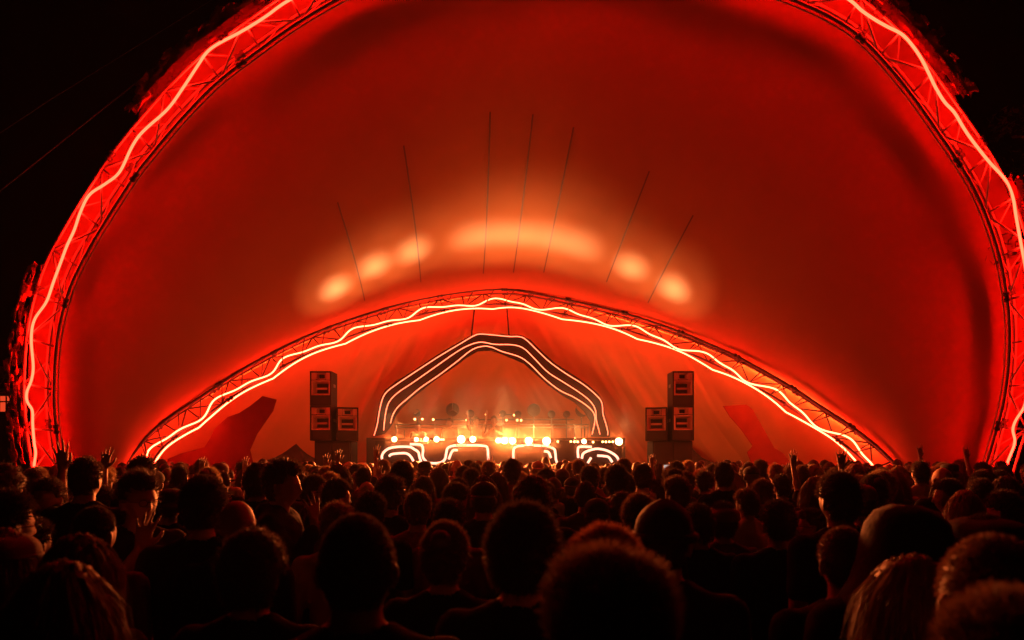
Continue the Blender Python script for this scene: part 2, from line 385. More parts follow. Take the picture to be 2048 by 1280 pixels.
pn = obj('stage_arch_panel', extrude_poly([(p[0], p[1]) for p in c1(OUT)] + c1(INN), PY, .08), M_PANEL, smooth=False)
tag(pn, 'dark flat gable-shaped panel with three glowing outlines hung over the stage', 'stage decoration')
NE = [[(428, 708), (442, 660), (452, 600), (465, 545), (485, 510), (530, 475), (620, 415), (720, 350), (820, 290), (880, 255), (910, 246), (970, 250), (1040, 257), (1090, 258), (1120, 272), (1170, 320), (1230, 375), (1300, 425), (1380, 475), (1440, 525), (1465, 560), (1470, 610), (1482, 650), (1492, 690), (1491, 706)],
      [(472, 684), (476, 640), (484, 590), (500, 550), (540, 510), (600, 470), (700, 400), (800, 330), (860, 297), (915, 283), (980, 293), (1060, 295), (1110, 312), (1160, 360), (1220, 420), (1290, 465), (1360, 510), (1410, 550), (1435, 590), (1440, 640), (1452, 685), (1456, 703)],
      [(503, 652), (512, 618), (535, 580), (580, 540), (640, 490), (720, 435), (800, 375), (870, 320), (920, 302), (960, 305), (1010, 325), (1090, 350), (1140, 385), (1200, 445), (1270, 500), (1340, 535), (1400, 575), (1430, 610), (1432, 650), (1420, 703)]]
for l in NE: MB().tube(crs([pt(x, y, PY - .03) for x, y in c1(l)], 160), .0125, 6).build('neon_tube', M_NEON, pn)
for (a, b, side) in [((950, 607), (943, 670), 'left'), ((1013, 607), (1018, 670), 'right')]:
    o = MB().tube([pt(*a, PY + .1), pt(*b, PY + .04)], .022, 8).build('hanging_strap', M_PANEL); tag(o, f'{side} one of two dark straps holding the glowing panel below the arch top', 'strap', 'straps holding the panel')

# ---------------------------------------------------------------- stage
X0, X1 = -4.3, 3.5
stg = empty('stage', (0, 18.3, 0)); tag(stg, 'black stage platform behind the crowd with a raised front wall', 'stage')
def L(v, r): return Vector(v) - Vector(r.location)
MB().box(L((-.4, 20.6, 1.3), stg), (X1 - X0, 4.4, .16)).build('deck', M_BLACK, stg, False)
MB().box(L((-.36, 18.32, 1.19), stg), (6.6, .12, 2.36)).build('fascia', M_BLACK, stg, False)
MB().box(L((-.4, 22.7, .62), stg), (X1 - X0, .1, 1.2)).build('back_skirt', M_BLACK, stg, False)
for x in (X0 + .1, X1 - .1): MB().box(L((x, 20.6, .61), stg), (.1, 4.2, 1.2)).build('side_skirt', M_BLACK, stg, False)
MB().box(L((-.36, 18.2, 2.40), stg), (6.7, .34, .05)).build('lamp_shelf', M_DARKSTEEL, stg, False)
for x in (-4.15, 3.2):
    MB().box(L((x + (.1 if x < 0 else -.1), 20.4, 1.95), stg), (.5, .5, 1.12)).build('panel_plinth', M_BLACK, stg, False)
def c5(l): return [(740 + x / 3.938, 780 + y / 3.938) for x, y in l]
FN = [([(98, 575), (96, 510), (140, 465), (210, 448), (310, 448), (345, 465), (380, 490), (390, 530), (405, 572)], 'outer rounded arc at the far left of the stage front'),
      ([(150, 522), (175, 505), (260, 497), (300, 505), (325, 530), (342, 560)], 'inner small arc at the left of the stage front'),
      ([(315, 427), (395, 430), (413, 445), (418, 480), (415, 520), (430, 550), (460, 572), (510, 577), (560, 570), (590, 545), (600, 500), (610, 460), (650, 440), (740, 434), (900, 440), (926, 465), (930, 520), (935, 555), (955, 585)], 'long curve dipping low and rising into a box shape left of centre'),
      ([(620, 545), (650, 480), (690, 473)], 'short bent tube inside the box shape left of centre'),
      ([(1130, 585), (1130, 480), (1145, 450), (1180, 440), (1300, 437), (1400, 445), (1450, 465), (1460, 500), (1465, 550), (1480, 590)], 'box-shaped tube right of centre on the stage front'),
      ([(1370, 483), (1405, 490), (1425, 535)], 'short bent tube inside the box shape right of centre'),
      ([(1640, 535), (1637, 470), (1655, 447), (1745, 447)], 'short hooked tube at the right of the stage front'),
      ([(1668, 540), (1680, 500), (1730, 475), (1790, 463), (1860, 475), (1920, 505), (1950, 535), (1960, 570)], 'wide rounded arc at the far right of the stage front'),
      ([(1715, 575), (1742, 532)], 'short slanted stub under the far right arc'),
      ([(1790, 517), (1840, 520), (1880, 530), (1908, 568)], 'small inner arc under the far right arc')]
for l, lb in FN:
    o = MB().tube(crs([pt(x, y, 18.2) for x, y in c5(l)], 60), .030, 8).build('neon_tube', M_NEON2); tag(o, 'white-pink glowing ' + lb, 'neon tube', 'glowing line drawings on the stage front')
# lamps
def lamp(px, py, y, r, aim=None, big=True):
    r = r * .8
    p = pt(px, py, y); root = empty('stage_lamp' if big else 'small_lamp', p)
    ax = Vector((0, -1, .12)).normalized()
    MB().lathe([(0, .42 * r * 5), (r * .6, .40 * r * 5), (r * .95, .2 * r * 5), (r * 1.12, .1 * r), (r * 1.18, -.3 * r), (r * 1.02, -.3 * r), (r * 1.0, .05 * r)], (0, 0, 0), -ax, 20).build('housing', M_BLACK, root)
    MB().lathe([(r * .98, 0), (r * .8, .16 * r), (r * .4, .26 * r), (0.001, .30 * r)], (0, 0, 0), ax, 20).build('lens', M_LENS if big else M_LENS_S, root)
    MB().tube([(-r * 1.3, .02, 0), (-r * 1.3, .02, -r * 1.5), (r * 1.3, .02, -r * 1.5), (r * 1.3, .02, 0)], r * .12, 6).build('yoke', M_DARKSTEEL, root)
    return root, p
BIG = [(192, 388, .085, 'lone bright lamp at the left end of the stage front'), (367, 390, .06, 'bright lamp second from the left on the stage front'), (442, 388, .075, 'bright lamp third from the left on the stage front'), (525, 388, .09, 'bright lamp fourth from the left, beside a small lamp'),
       (718, 388, .13, 'very bright lamp left of the performers, above the box-shaped tube'), (810, 388, .10, 'bright lamp just left of the performers'), (1010, 398, .085, 'left lamp of the tight centre trio'), (1060, 398, .11, 'middle lamp of the tight centre trio'), (1122, 400, .11, 'right lamp of the tight centre trio'),
       (1250, 400, .12, 'very bright lamp above the left edge of the right box-shaped tube'), (1390, 402, .13, 'very bright lamp above the right edge of the right box-shaped tube'), (1685, 405, .075, 'bright lamp between the small lamps above the hooked tube'), (1960, 406, .12, 'very bright lamp at the right end of the stage front')]
AIM = [(672, 577), None, (750, 532), (826, 502), (940, 475), (985, 470), (1030, 470), (1075, 472), None, (1120, 480), (1165, 492), (1262, 535), (1347, 578)]
for k, (x, y, r, lb) in enumerate(BIG):
    (px, py), = c5([(x, y)]); root, p = lamp(px, py, 18.02, r)
    tag(root, lb, 'stage lamp', 'lamps along the stage front')
    a = AIM[k]
    if a:
        dv = (pt(a[0], a[1], 10) - Vector((0, 0, CH))).normalized(); hit = BV.ray_cast(Vector((0, 0, CH)), dv)[0]
        if hit:
            ld = bpy.data.lights.new('lamp_beam', 'SPOT'); lo = bpy.data.objects.new('lamp_beam', ld); COL.objects.link(lo); lo.parent = root
            q = Vector((0, -.16, .1)); lo.location = q; lo.rotation_euler = (hit - p - q).to_track_quat('-Z', 'Y').to_euler()
            narrow = k in (0, 2, 3, 11, 12)
            ld.spot_size = math.radians(36 if narrow else 40); ld.spot_blend = 1; ld.energy = 600 if narrow else 480; ld.color = (1, .56, .19); ld.shadow_soft_size = .08
            l2 = ld.copy(); l2.spot_size = math.radians(11.5 if narrow else 13); l2.color = (1, 1, .58); l2.shadow_soft_size = .28; l2.energy = 3600 if narrow else 2000; o2 = lo.copy(); o2.data = l2; COL.objects.link(o2)
    ld = bpy.data.lights.new('crowd_beam', 'SPOT'); lo = bpy.data.objects.new('crowd_beam', ld); COL.objects.link(lo); lo.parent = root; lo.location = (0, -.2, 0)
    lo.rotation_euler = (Vector((p.x * .3, 3, .9)) - p).to_track_quat('-Z', 'Y').to_euler(); ld.spot_size = math.radians(72); ld.spot_blend = .6; ld.energy = 25000 * r; ld.color = (1, .18, .035); ld.shadow_soft_size = r
for (x, y) in [(560, 390), (578, 390), (1478, 406), (1582, 406), (1610, 408), (1635, 408), (1757, 410), (1833, 408), (1858, 408), (1885, 408), (1912, 408)]:
    (px, py), = c5([(x, y)]); root, p = lamp(px, py, 18.02, .032, big=False); tag(root, 'small warm bulb in the row between the big stage front lamps', 'small lamp', 'small bulbs along the stage front')
# added wide lamps, giving the broad warm glow on the canopy
for (px, py, e, sz) in ((760, 510, 130, 44), (1000, 430, 560, 48), (1230, 520, 130, 44)):
    hit = BV.ray_cast(Vector((0, 0, CH)), (pt(px, py, 10) - Vector((0, 0, CH))).normalized())[0]
    root, p = lamp(px if 800 < px < 1200 else (830 if px < 800 else 1150), 879, 18.6, .06, False); tag(root, 'added wide lamp for the canopy glow, just behind the stage front row', 'stage lamp', 'added canopy glow lamps')
    ld = bpy.data.lights.new('added_glow_beam', 'SPOT'); lo = bpy.data.objects.new('added_glow_beam', ld); COL.objects.link(lo); lo.parent = root
    lo.location = (0, 0, .12); lo.rotation_euler = (hit - p).to_track_quat('-Z', 'Y').to_euler(); ld.spot_size = math.radians(sz); ld.spot_blend = 1; ld.energy = e; ld.color = (1, .34, .08); ld.shadow_soft_size = .1
UP = [(297, 230), (353, 230), (412, 230), (498, 233), (760, 237), (1075, 238), (1160, 238), (1190, 240), (430, 193), (445, 193), (490, 200), (520, 194), (550, 195), (810, 195), (913, 193), (1027, 193), (1135, 198), (1385, 203), (1410, 203), (1450, 210), (1493, 207)]
bars = {}
for (z_py, x0, x1, lb) in [(829, 800, 1170, 'upper lamp pipe at the back of the stage'), (839, 790, 1175, 'lower lamp pipe at the back of the stage')]:
    y = 22.3 if z_py == 829 else 21.95
    b = empty('lamp_bar', (0, y, 1.38)); tag(b, lb, 'lamp bar', 'pipes carrying the back lamps')
    z = pt(0, z_py, y).z - 1.38; xa, xb = (x0 - 1024) / F * y, (x1 - 1024) / F * y
    MB().tube([(xa, 0, z), (xb, 0, z)], .025, 8).build('pipe', M_DARKSTEEL, b)
    for x in (xa + .1, xb - .1): MB().tube([(x, 0, 0), (x, 0, z)], .025, 8).build('post', M_DARKSTEEL, b)
for (x, y) in UP:
    (px, py), = c5([(x, y)]); root, p = lamp(px, py, 22.15 if y < 215 else 21.8, .04, big=False); tag(root, 'small warm lamp glowing in the smoke on the pipes at the back of the stage', 'small lamp', 'small lamps at the back of the stage')
def drum(px, py, r, spoke, lb):
    y = 21.7; p = pt(px, py, y); root = empty('round_lamp', p); tag(root, lb, 'round lamp', 'unlit round lamps at the back of the stage')
    MB().lathe([(r * .5, .3), (r * .9, .2), (r, .1), (r * 1.04, 0), (r * .94, 0), (r * .92, .05)], (0, 0, 0), Vector((0, 1, 0)), 28).build('housing', M_DARKSTEEL, root)
    MB().lathe([(r * .93, .05), (r * .6, .07), (0.001, .08)], (0, 0, 0), Vector((0, 1, 0)), 28).build('reflector', M_BLACK if not spoke else M_PANEL, root)
    if spoke:
        for a in (90, 210, 330): MB().tube([(0, 0, 0), (r * math.cos(math.radians(a)), 0, r * math.sin(math.radians(a)))], .012, 6).build('spoke', M_GREY, root)
    MB().tube([(0, .15, -r), (0, .15, 1.38 - p.z)], .02, 6).build('stand', M_DARKSTEEL, root)
for (x, y, r, sp, lb) in [(265, 155, .20, 1, 'large round lamp with three spokes under the left end of the panel'), (650, 155, .205, 1, 'large round lamp with three spokes left of the performers'), (1290, 158, .2, 0, 'large dark round lamp right of the performers'), (1668, 160, .2, 0, 'large dark round lamp under the right end of the panel'), (370, 180, .11, 0, 'small dark round lamp beside the leftmost spoked one'), (790, 185, .12, 0, 'small dark round lamp just left of the bent-over performer'), (1045, 185, .1, 0, 'small dark round lamp just right of the standing performer'), (1165, 190, .11, 0, 'small dark round lamp beside the large dark one right of the performers'), (1430, 190, .12, 0, 'small dark round lamp above the right lamp cluster'), (1550, 190, .11, 0, 'small dark round lamp between the right cluster and the rightmost large one')]:
    (px, py), = c5([(x, y)]); drum(px, py, r, sp, lb)
# railing and DJ table
rl = empty('stage_railing', (0, 21.2, 1.38)); tag(rl, 'pale two-bar railing across the back of the stage', 'railing')
for py in (849, 855):
    z = pt(0, py, 21.2).z - 1.38; MB().tube([((790 - 1024) / F * 21.2, 0, z), ((1177 - 1024) / F * 21.2, 0, z)], .02, 6).build('rail', M_GREY, rl)
for px in (792, 870, 950, 1030, 1105, 1149, 1176): MB().tube([((px - 1024) / F * 21.2, 0, 0), ((px - 1024) / F * 21.2, 0, pt(0, 849, 21.2).z - 1.38)], .02, 6).build('post', M_GREY, rl)
dt = empty('dj_table', (-.85, 19.3, 1.38)); tag(dt, 'dark table with mixing decks in front of the performers', 'table')
MB().box((0, 0, 1.0), (2.3, .7, .05)).build('tabletop', M_BLACK, dt, False)
for sx in (-1, 1):
    for sy in (-1, 1): MB().tube([(sx * 1.08, sy * .28, 0), (sx * 1.08, sy * .28, .98)], .025, 8).build('leg', M_BLACK, dt)
def gear(x, w_, lb, kind):
    r = empty(kind, (-.85 + x, 19.3, 2.405)); tag(r, lb, 'music gear')
    MB().box((0, 0, .05), (w_, .42, .10)).build('case', M_DARKSTEEL, r, False)
    for k in range(4): MB().lathe([(.02, .10), (.018, .125), (0.001, .128)], (-w_ / 2 + .05 + k * (w_ - .1) / 3, .12, 0), Vector((0, 0, 1)), 10).build('knob', M_GREY, r)
    if w_ > .35: MB().lathe([(.13, .10), (.128, .115), (0.001, .117)], (0, -.04, 0), Vector((0, 0, 1)), 24).build('platter', M_GREY, r)
gear(-.6, .4, 'left deck on the performers table', 'deck_player'); gear(-.12, .3, 'mixer between the two decks', 'mixer'); gear(.36, .4, 'right deck on the performers table', 'deck_player')

# smoke on the stage
def smoke():
    me = MB().sphere((0, 0, 0), (1, 1, 1), 32, 16).mesh('stage_smoke'); o = obj('stage_smoke', me); o.location = (-.4, 19.7, 2.5); o.scale = (5.2, 3.0, 2.0); o['kind'] = 'stuff'
    m = bpy.data.materials.new('smoke'); m.use_nodes = True; n = m.node_tree; n.nodes.remove(n.nodes['Principled BSDF']); out = n.nodes['Material Output']
    pv = n.nodes.new('ShaderNodeVolumePrincipled'); pv.inputs['Color'].default_value = (.85, .8, .75, 1); pv.inputs['Anisotropy'].default_value = .25
    tc = n.nodes.new('ShaderNodeTexCoord'); ln = n.nodes.new('ShaderNodeVectorMath'); ln.operation = 'LENGTH'; n.links.new(tc.outputs['Object'], ln.inputs[0])
    mr = n.nodes.new('ShaderNodeMapRange'); mr.inputs[1].default_value = 1.0; mr.inputs[2].default_value = .25; mr.inputs[3].default_value = 0; mr.inputs[4].default_value = 1; n.links.new(ln.outputs['Value'], mr.inputs[0])
    nz = n.nodes.new('ShaderNodeTexNoise'); nz.inputs['Scale'].default_value = 1.6; nz.inputs['Detail'].default_value = 3; n.links.new(tc.outputs['Object'], nz.inputs['Vector'])
    m1 = n.nodes.new('ShaderNodeMath'); m1.operation = 'MULTIPLY'; n.links.new(mr.outputs[0], m1.inputs[0]); n.links.new(nz.outputs['Fac'], m1.inputs[1])
    m2 = n.nodes.new('ShaderNodeMath'); m2.operation = 'MULTIPLY'; m2.inputs[1].default_value = SMOKE; n.links.new(m1.outputs[0], m2.inputs[0])
    n.links.new(m2.outputs[0], pv.inputs['Density']); n.links.new(pv.outputs[0], out.inputs['Volume']); me.materials.append(m)
SMOKE = .26
smoke()
# added point lights without fixtures, to make the stage smoke glow
for (x, y, z, e) in ((-3.1, 18.6, 2.75, 30), (-1.3, 18.7, 2.75, 60), (.6, 18.7, 2.75, 70), (1.7, 18.7, 2.75, 50), (3.0, 18.5, 2.75, 40)):
    ld = bpy.data.lights.new('stage_glow', 'POINT'); lo = bpy.data.objects.new('smoke_glow_fill', ld); COL.objects.link(lo); lo.location = (x, y, z); ld.energy = e; ld.color = (1, .36, .10); ld.shadow_soft_size = .06

# ---------------------------------------------------------------- loudspeaker towers
def horn_cab(loc, w_, h, dp, rz, label):
    r = empty('loudspeaker', loc, rz); tag(r, label, 'loudspeaker', 'stacked loudspeakers beside the stage')
    y0 = -dp / 2; t = .035; gh = h * .30
    sh = MB(); sh.box((0, dp / 2 - t / 2, h / 2), (w_, t, h)); 
    for sx in (-1, 1): sh.box((sx * (w_ - t) / 2, -t / 2, h / 2), (t, dp - t, h - .002))
    for z in (t / 2, h - t / 2): sh.box((0, -t / 2, z), (w_ - 2 * t - .002, dp - t, t))
    sh.build('cabinet', M_BLACK, r, False)
    MB().box((0, y0 + .03, gh / 2 + t * .5), (w_ - 2 * t - .01, .03, gh - t)).build('grille', M_GRILLE, r, False)
    def mouth(cx, z0, z1, hw, dep, name, inner):
        zc = (z0 + z1) / 2; hz_ = (z1 - z0) / 2; vs = []; fs = []
        for (k, y) in ((1, y0 + .012), (.86, y0 + .02), (inner, y0 + dep)):
            for (a, b) in ((-1, -1), (1, -1), (1, 1), (-1, 1)): vs.append((cx + a * hw * k, y, zc + b * hz_ * k))
        for i in range(2):
            for e in range(4): fs.append((i * 4 + e, i * 4 + (e + 1) % 4, i * 4 + 4 + (e + 1) % 4, i * 4 + 4 + e))
        MB().add(vs, fs).build(name, M_SPK, r, False)
        MB().box((cx, y0 + dep + .01, zc), (hw * 2 * inner, .02, hz_ * 2 * inner)).build('driver_slot', M_BLACK, r, False)
    zt = h - t; zm = gh + (zt - gh) * .66
    mouth(0, gh + .005, zm, w_ / 2 - t - .002, .22, 'bass_horn', .62)
    mouth(0, zm + .02, zt - .01, w_ * .23, .15, 'treble_horn', .55)
    for sx in (-1, 1): MB().box((sx * (w_ * .345), y0 + .03, (zm + zt) / 2 + .004), (w_ * .5 - t - w_ * .23 - .004, .03, zt - zm - .02)).build('baffle', M_SPK, r, False)
    MB().box((0, y0 + .10, gh + (zm - gh) * .46), (w_ * .52, .03, .05)).build('phase_bar', M_SPK, r, False)
    for sx in (-1, 1): MB().box((sx * (w_ / 2 + .006), 0, h * .6), (.012, .2, .08)).build('handle', M_GREY, r, False)
def sub(loc, w_, h, dp, label):
    r = empty('subwoofer', loc); tag(r, label, 'subwoofer', 'subwoofers under the loudspeakers'); t = .03
    sh = MB(); sh.box((0, .03, h / 2), (w_, dp - .06, h)); sh.build('cabinet', M_BLACK, r, False)
    for sx in (-1, 1):
        MB().box((sx * w_ * .245, -dp / 2 - .0, h / 2), (w_ * .46, .03, h - .08)).build('grille', M_GRILLE, r, False)
for side, xs in (('left', (632, 705, 627, 668, 694)), ('right', (1303, 1382, 1340, 1382, 1314))):
    Y = 18.0; k = Y / F; xc = ((xs[0] + xs[1]) / 2 - 1024) * k; bw_ = (xs[1] - xs[0]) * k
    for i, (z, h) in enumerate(((0, 1.16), (1.165, 1.18))): sub((xc, Y + .2, z), bw_, h, .8, f'{"upper" if i else "lower"} wide black subwoofer at the base of the {side} speaker tower')
    xa = ((xs[2] + xs[3]) / 2 - 1024) * k; w_ = .555; sgn = 1 if side == 'left' else -1
    horn_cab((xa, Y, 2.35), w_, .90, .6, 0, f'outer lower loudspeaker of the {side} tower, directly on the subwoofers')
    horn_cab((xa, Y, 3.254), w_, .90, .6, 0, f'topmost loudspeaker of the {side} tower')
    horn_cab(((xs[4] - 1024) * k, Y + .05, 2.35), w_, .87, .6, math.radians(14 * sgn), f'loudspeaker of the {side} tower turned towards the stage')
# sheets shaped as the back wall's shadows, then peaked dark tents beside the towers
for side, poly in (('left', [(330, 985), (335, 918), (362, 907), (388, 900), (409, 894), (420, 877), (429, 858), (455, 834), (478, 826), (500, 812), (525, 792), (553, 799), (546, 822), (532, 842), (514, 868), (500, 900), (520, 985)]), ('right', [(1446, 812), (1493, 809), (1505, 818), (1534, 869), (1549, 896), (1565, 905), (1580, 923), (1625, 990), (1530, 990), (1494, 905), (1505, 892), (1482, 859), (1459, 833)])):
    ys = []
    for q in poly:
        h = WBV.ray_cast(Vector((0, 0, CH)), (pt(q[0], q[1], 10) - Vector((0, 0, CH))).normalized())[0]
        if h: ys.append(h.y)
    dy = min(ys) - .06; dr = obj('shadow_sheet', extrude_poly(poly, dy, .02), M_SHADOW, smooth=False); tag(dr, f'dark red sheet shaped as a wall shadow, {side} of the {side} speaker tower', 'painted shadow', 'painted shadows at the sides of the stage')
def peak_tent(px, py, wd, y, label):
    top = pt(px, py, y); r = empty('peaked_tent', (top.x, y, 0)); tag(r, label, 'tent', 'small peaked tents beside the stage')
    vs = []; fs = []; n = 10; hw = wd / 2; z0 = 1.7; H = top.z - z0
    for i in range(n + 1):
        u = i / n; rad = hw * (1 - u) ** 1.0 * (1 - .35 * math.sin(math.pi * u)) + .03; z = z0 + H * u
        for (a, b) in ((-1, -1), (1, -1), (1, 1), (-1, 1)): vs.append((a * rad, b * rad, z))
    for i in range(n):
        for e in range(4): fs.append((i * 4 + e, i * 4 + (e + 1) % 4, i * 4 + 4 + (e + 1) % 4, i * 4 + 4 + e))
    MB().add(vs, fs).build('roof', M_TENT, r, False)
    for (a, b) in ((-1, -1), (1, -1), (1, 1), (-1, 1)): MB().tube([(a * hw, b * hw, 0), (a * hw, b * hw, z0)], .03, 8).build('pole', M_GREY, r)
    MB().tube([(0, 0, z0 + H - .05), (0, 0, z0 + H + .12)], .03, 8).build('finial', M_DARKSTEEL, r)
    for sx in (-1, 1): MB().box((0, sx * hw, z0 - .1), (wd, .02, .22)).build('valance', M_TENT, r, False)
peak_tent(583, 874, 1.9, 20.2, 'small dark peaked tent left of the left speaker tower')
peak_tent(1372, 888, 1.6, 20.4, 'small dark peaked tent behind the right speaker tower')

# ---------------------------------------------------------------- outside: house, container, guy ropes, tree
hs = empty('brick_house', (-33.5, 42, 0)); tag(hs, 'dark brick house at the far left with one lit window', 'house')
MB().box((-3, 3, 3.0), (12, 6, 6.0)).build('wall', M_BRICK, hs, False)
MB().box((-3, 2.9, 6.12), (12.6, 6.6, .25)).build('cornice', M_STONE, hs, False)
rf = MB().add([(-9.3, -.4, 6.25), (3.3, -.4, 6.25), (3.3, 6.2, 6.25), (-9.3, 6.2, 6.25), (-8.3, 2, 8.2), (-1.2, 2, 8.2), (-1.2, 4, 8.2), (-8.3, 4, 8.2)], [(0, 1, 5, 4), (1, 2, 6, 5), (2, 3, 7, 6), (3, 0, 4, 7), (4, 5, 6, 7), (3, 2, 1, 0)]).build('roof', M_TENT, hs, False)
MB().box((1.2, 1.2, 7.0), (.8, .8, 1.5)).build('chimney', M_BRICK, rf, False)
hk = 42 / F
for k in range(9): MB().box((2.92 - (k % 2) * .08, -.03, .35 + k * .66), (.5 + (k % 2) * .16, .1, .6)).build('quoin', M_STONE, hs, False)
def hw(px, lit):
    x = (px - 1024) * hk + 33.5; z = pt(0, 809, 42).z
    w0 = MB().box((x, -.02, z), (.78, .04, 1.02)).build('window', M_WINLIT if lit else M_BLACK, hs, False)
    for sx in (-1, 1): MB().box((x + sx * .45, -.05, z), (.14, .12, 1.3)).build('frame', M_STONE, w0, False)
    for sz in (-1, 1): MB().box((x, -.05, z + sz * .58), (.76, .12, .14)).build('frame', M_STONE, w0, False)
    MB().box((x, -.06, z), (.07, .06, 1.0)).build('mullion', M_BLACK, w0, False)
    MB().box((x, -.065, z + .17), (.76, .06, .08)).build('transom', M_BLACK, w0, False)
hw(14, True); hw(-40, False); hw(-100, False)
ct = empty('black_container', (-26.2, 34, 0)); tag(ct, 'black container standing in front of the brick house', 'container')
MB().box((1.25, 1.2, 2.1), (2.1, 2.4, 4.2)).build('body', M_BLACK, ct, False)
for k in range(6): MB().box((.4 + k * .34, -.02, 2.1), (.05, .06, 3.9)).build('rib', M_BLACK, ct, False)
MB().box((1.25, 1.2, 4.24), (2.2, 2.5, .08)).build('lid', M_DARKSTEEL, ct, False)
m = MB().tube([pt(-12, 790, 38) - Vector((0, 0, 0)), pt(24, 728, 38)], .03, 6)
fp = empty('flagpole', (pt(-12, 790, 38).x, 38, 0)); tag(fp, 'thin leaning pole rising beside the brick house roof', 'pole')
MB().tube([(0, 0, 0), (0, 0, pt(0, 790, 38).z), pt(24, 728, 38) - Vector(fp.location)], .035, 6).build('pole', M_GREY, fp)
MB().tube([pt(17, 740, 38) - Vector(fp.location), pt(24, 727, 38) - Vector(fp.location)], .07, 6).build('pole_tip', M_STONE, fp)
GG = 'guy ropes outside the tent'
o = MB().tube([pt(470, 8, 14.4), pt(235, 195, 13.0), pt(15, 370, 12.0), pt(-700, 940, 9.8)], .008, 6).build('guy_rope', M_DARKSTEEL); tag(o, 'red-lit guy rope running down to the left beside the front arch', 'guy rope', GG)
o = MB().tube([pt(520, -60, 15.5), pt(100, 200, 15), pt(-900, 860, 14)], .005, 6).build('guy_rope', M_DARKSTEEL); tag(o, 'faint dark guy rope high in the black sky at top left', 'guy rope', GG)
def tree(x, y, h, cr, seed, label, nleaf=9000):
    rng = random.Random(seed); r = empty('tree', (x, y, 0)); tag(r, label, 'tree', 'trees outside the tent')
    th = h * .45; m = MB(); m.tube([(0, 0, 0), (.1, 0, th * .5), (-.1, .1, th), (.1, 0, h * .8)], [.28, .2, .15, .05], 10)
    tips = []
    for k in range(16):
        a = rng.uniform(0, 6.28); z0 = rng.uniform(th * .5, h * .75); l = cr * rng.uniform(.5, .95); e = Vector((math.cos(a) * l, math.sin(a) * l, z0 + rng.uniform(.3, 1.6)))
        mid = Vector((e.x * .5, e.y * .5, (z0 + e.z) / 2 + .2)); m.tube([(0, 0, z0), mid, e], [.09, .05, .02], 6); tips += [e, mid]
    m.build('trunk', M_BARK, r)
    cl = [(t + Vector((rng.gauss(0, .5), rng.gauss(0, .5), rng.gauss(0, .5))), rng.uniform(.35, .8)) for t in tips for _ in range(3)]
    vs = np.zeros((nleaf * 4, 3)); nn = 0
    for i in range(nleaf):
        c, rr = cl[rng.randrange(len(cl))]; p = c + Vector((rng.gauss(0, rr * .5), rng.gauss(0, rr * .5), rng.gauss(0, rr * .4)))
        u = Vector((rng.gauss(0, 1), rng.gauss(0, 1), rng.gauss(0, 1))).normalized(); v = u.orthogonal().normalized(); s_ = rng.uniform(.05, .10)
        vs[i * 4:i * 4 + 4] = [p - u * s_, p + v * s_ * .5, p + u * s_, p - v * s_ * .5]
    me = bpy.data.meshes.new('crown'); me.from_pydata(vs.tolist(), [], [(4 * i, 4 * i + 1, 4 * i + 2, 4 * i + 3) for i in range(nleaf)]); obj('crown', me, M_LEAF, r, False)
tree(11.95, 12.8, 10.8, 2.8, 3, 'dark leafy tree right of the tent, its leaves faintly lit red')
tree(15.5, 20.0, 15.5, 4.2, 4, 'tall dark tree farther back behind the right side of the tent')

# ---------------------------------------------------------------- people
def hairmat(name, col): return mat(name, col, 0.6, spec=0.5, translucent=.12)
H_DARK = hairmat('dark_hair', (0.06, 0.035, 0.022)); H_BROWN = hairmat('brown_hair', (0.12, 0.06, 0.03)); H_BLOND = hairmat('blond_hair', (0.30, 0.19, 0.10)); H_RED = hairmat('reddish_hair', (0.22, 0.07, 0.03))
SK = [mat('skin_a', (0.42, 0.24, 0.17), 0.62, spec=.3, noise_scale=14, noise_amt=.1), mat('skin_b', (0.32, 0.17, 0.11), 0.62, spec=.3, noise_scale=14, noise_amt=.1), mat('skin_c', (0.16, 0.08, 0.05), 0.55, spec=.3, noise_scale=14, noise_amt=.1)]
CL = dict(black=mat('black_cotton', (0.012, 0.012, 0.013), 0.9, spec=.2, bump=.3, bump_scale=14), grey=mat('grey_cotton', (0.13, 0.12, 0.12), 0.9, spec=.2, bump=.3, bump_scale=14), white=mat('white_cotton', (0.62, 0.58, 0.55), 0.9, spec=.2, bump=.3, bump_scale=14),
          blue=mat('navy_cotton', (0.03, 0.035, 0.07), 0.9, spec=.2, bump=.3, bump_scale=14), red=mat('red_cotton', (0.32, 0.05, 0.04), 0.9, spec=.2, bump=.3, bump_scale=14))
M_TROU = mat('dark_denim', (0.025, 0.027, 0.035), 0.9); M_HATB = mat('black_felt', (0.014, 0.013, 0.014), 0.9, bump=.2, bump_scale=60); M_HATW = mat('pale_cap_cloth', (0.45, 0.40, 0.36), 0.85); M_HATR = mat('brown_cap_cloth', (0.14, 0.08, 0.06), 0.85)
M_GLASS = mat('spectacle_frame', (0.02, 0.02, 0.02), 0.2)
HC = Vector((0, 0.01, 1.632))   # head centre of the model, 1.76 m tall, facing +Y

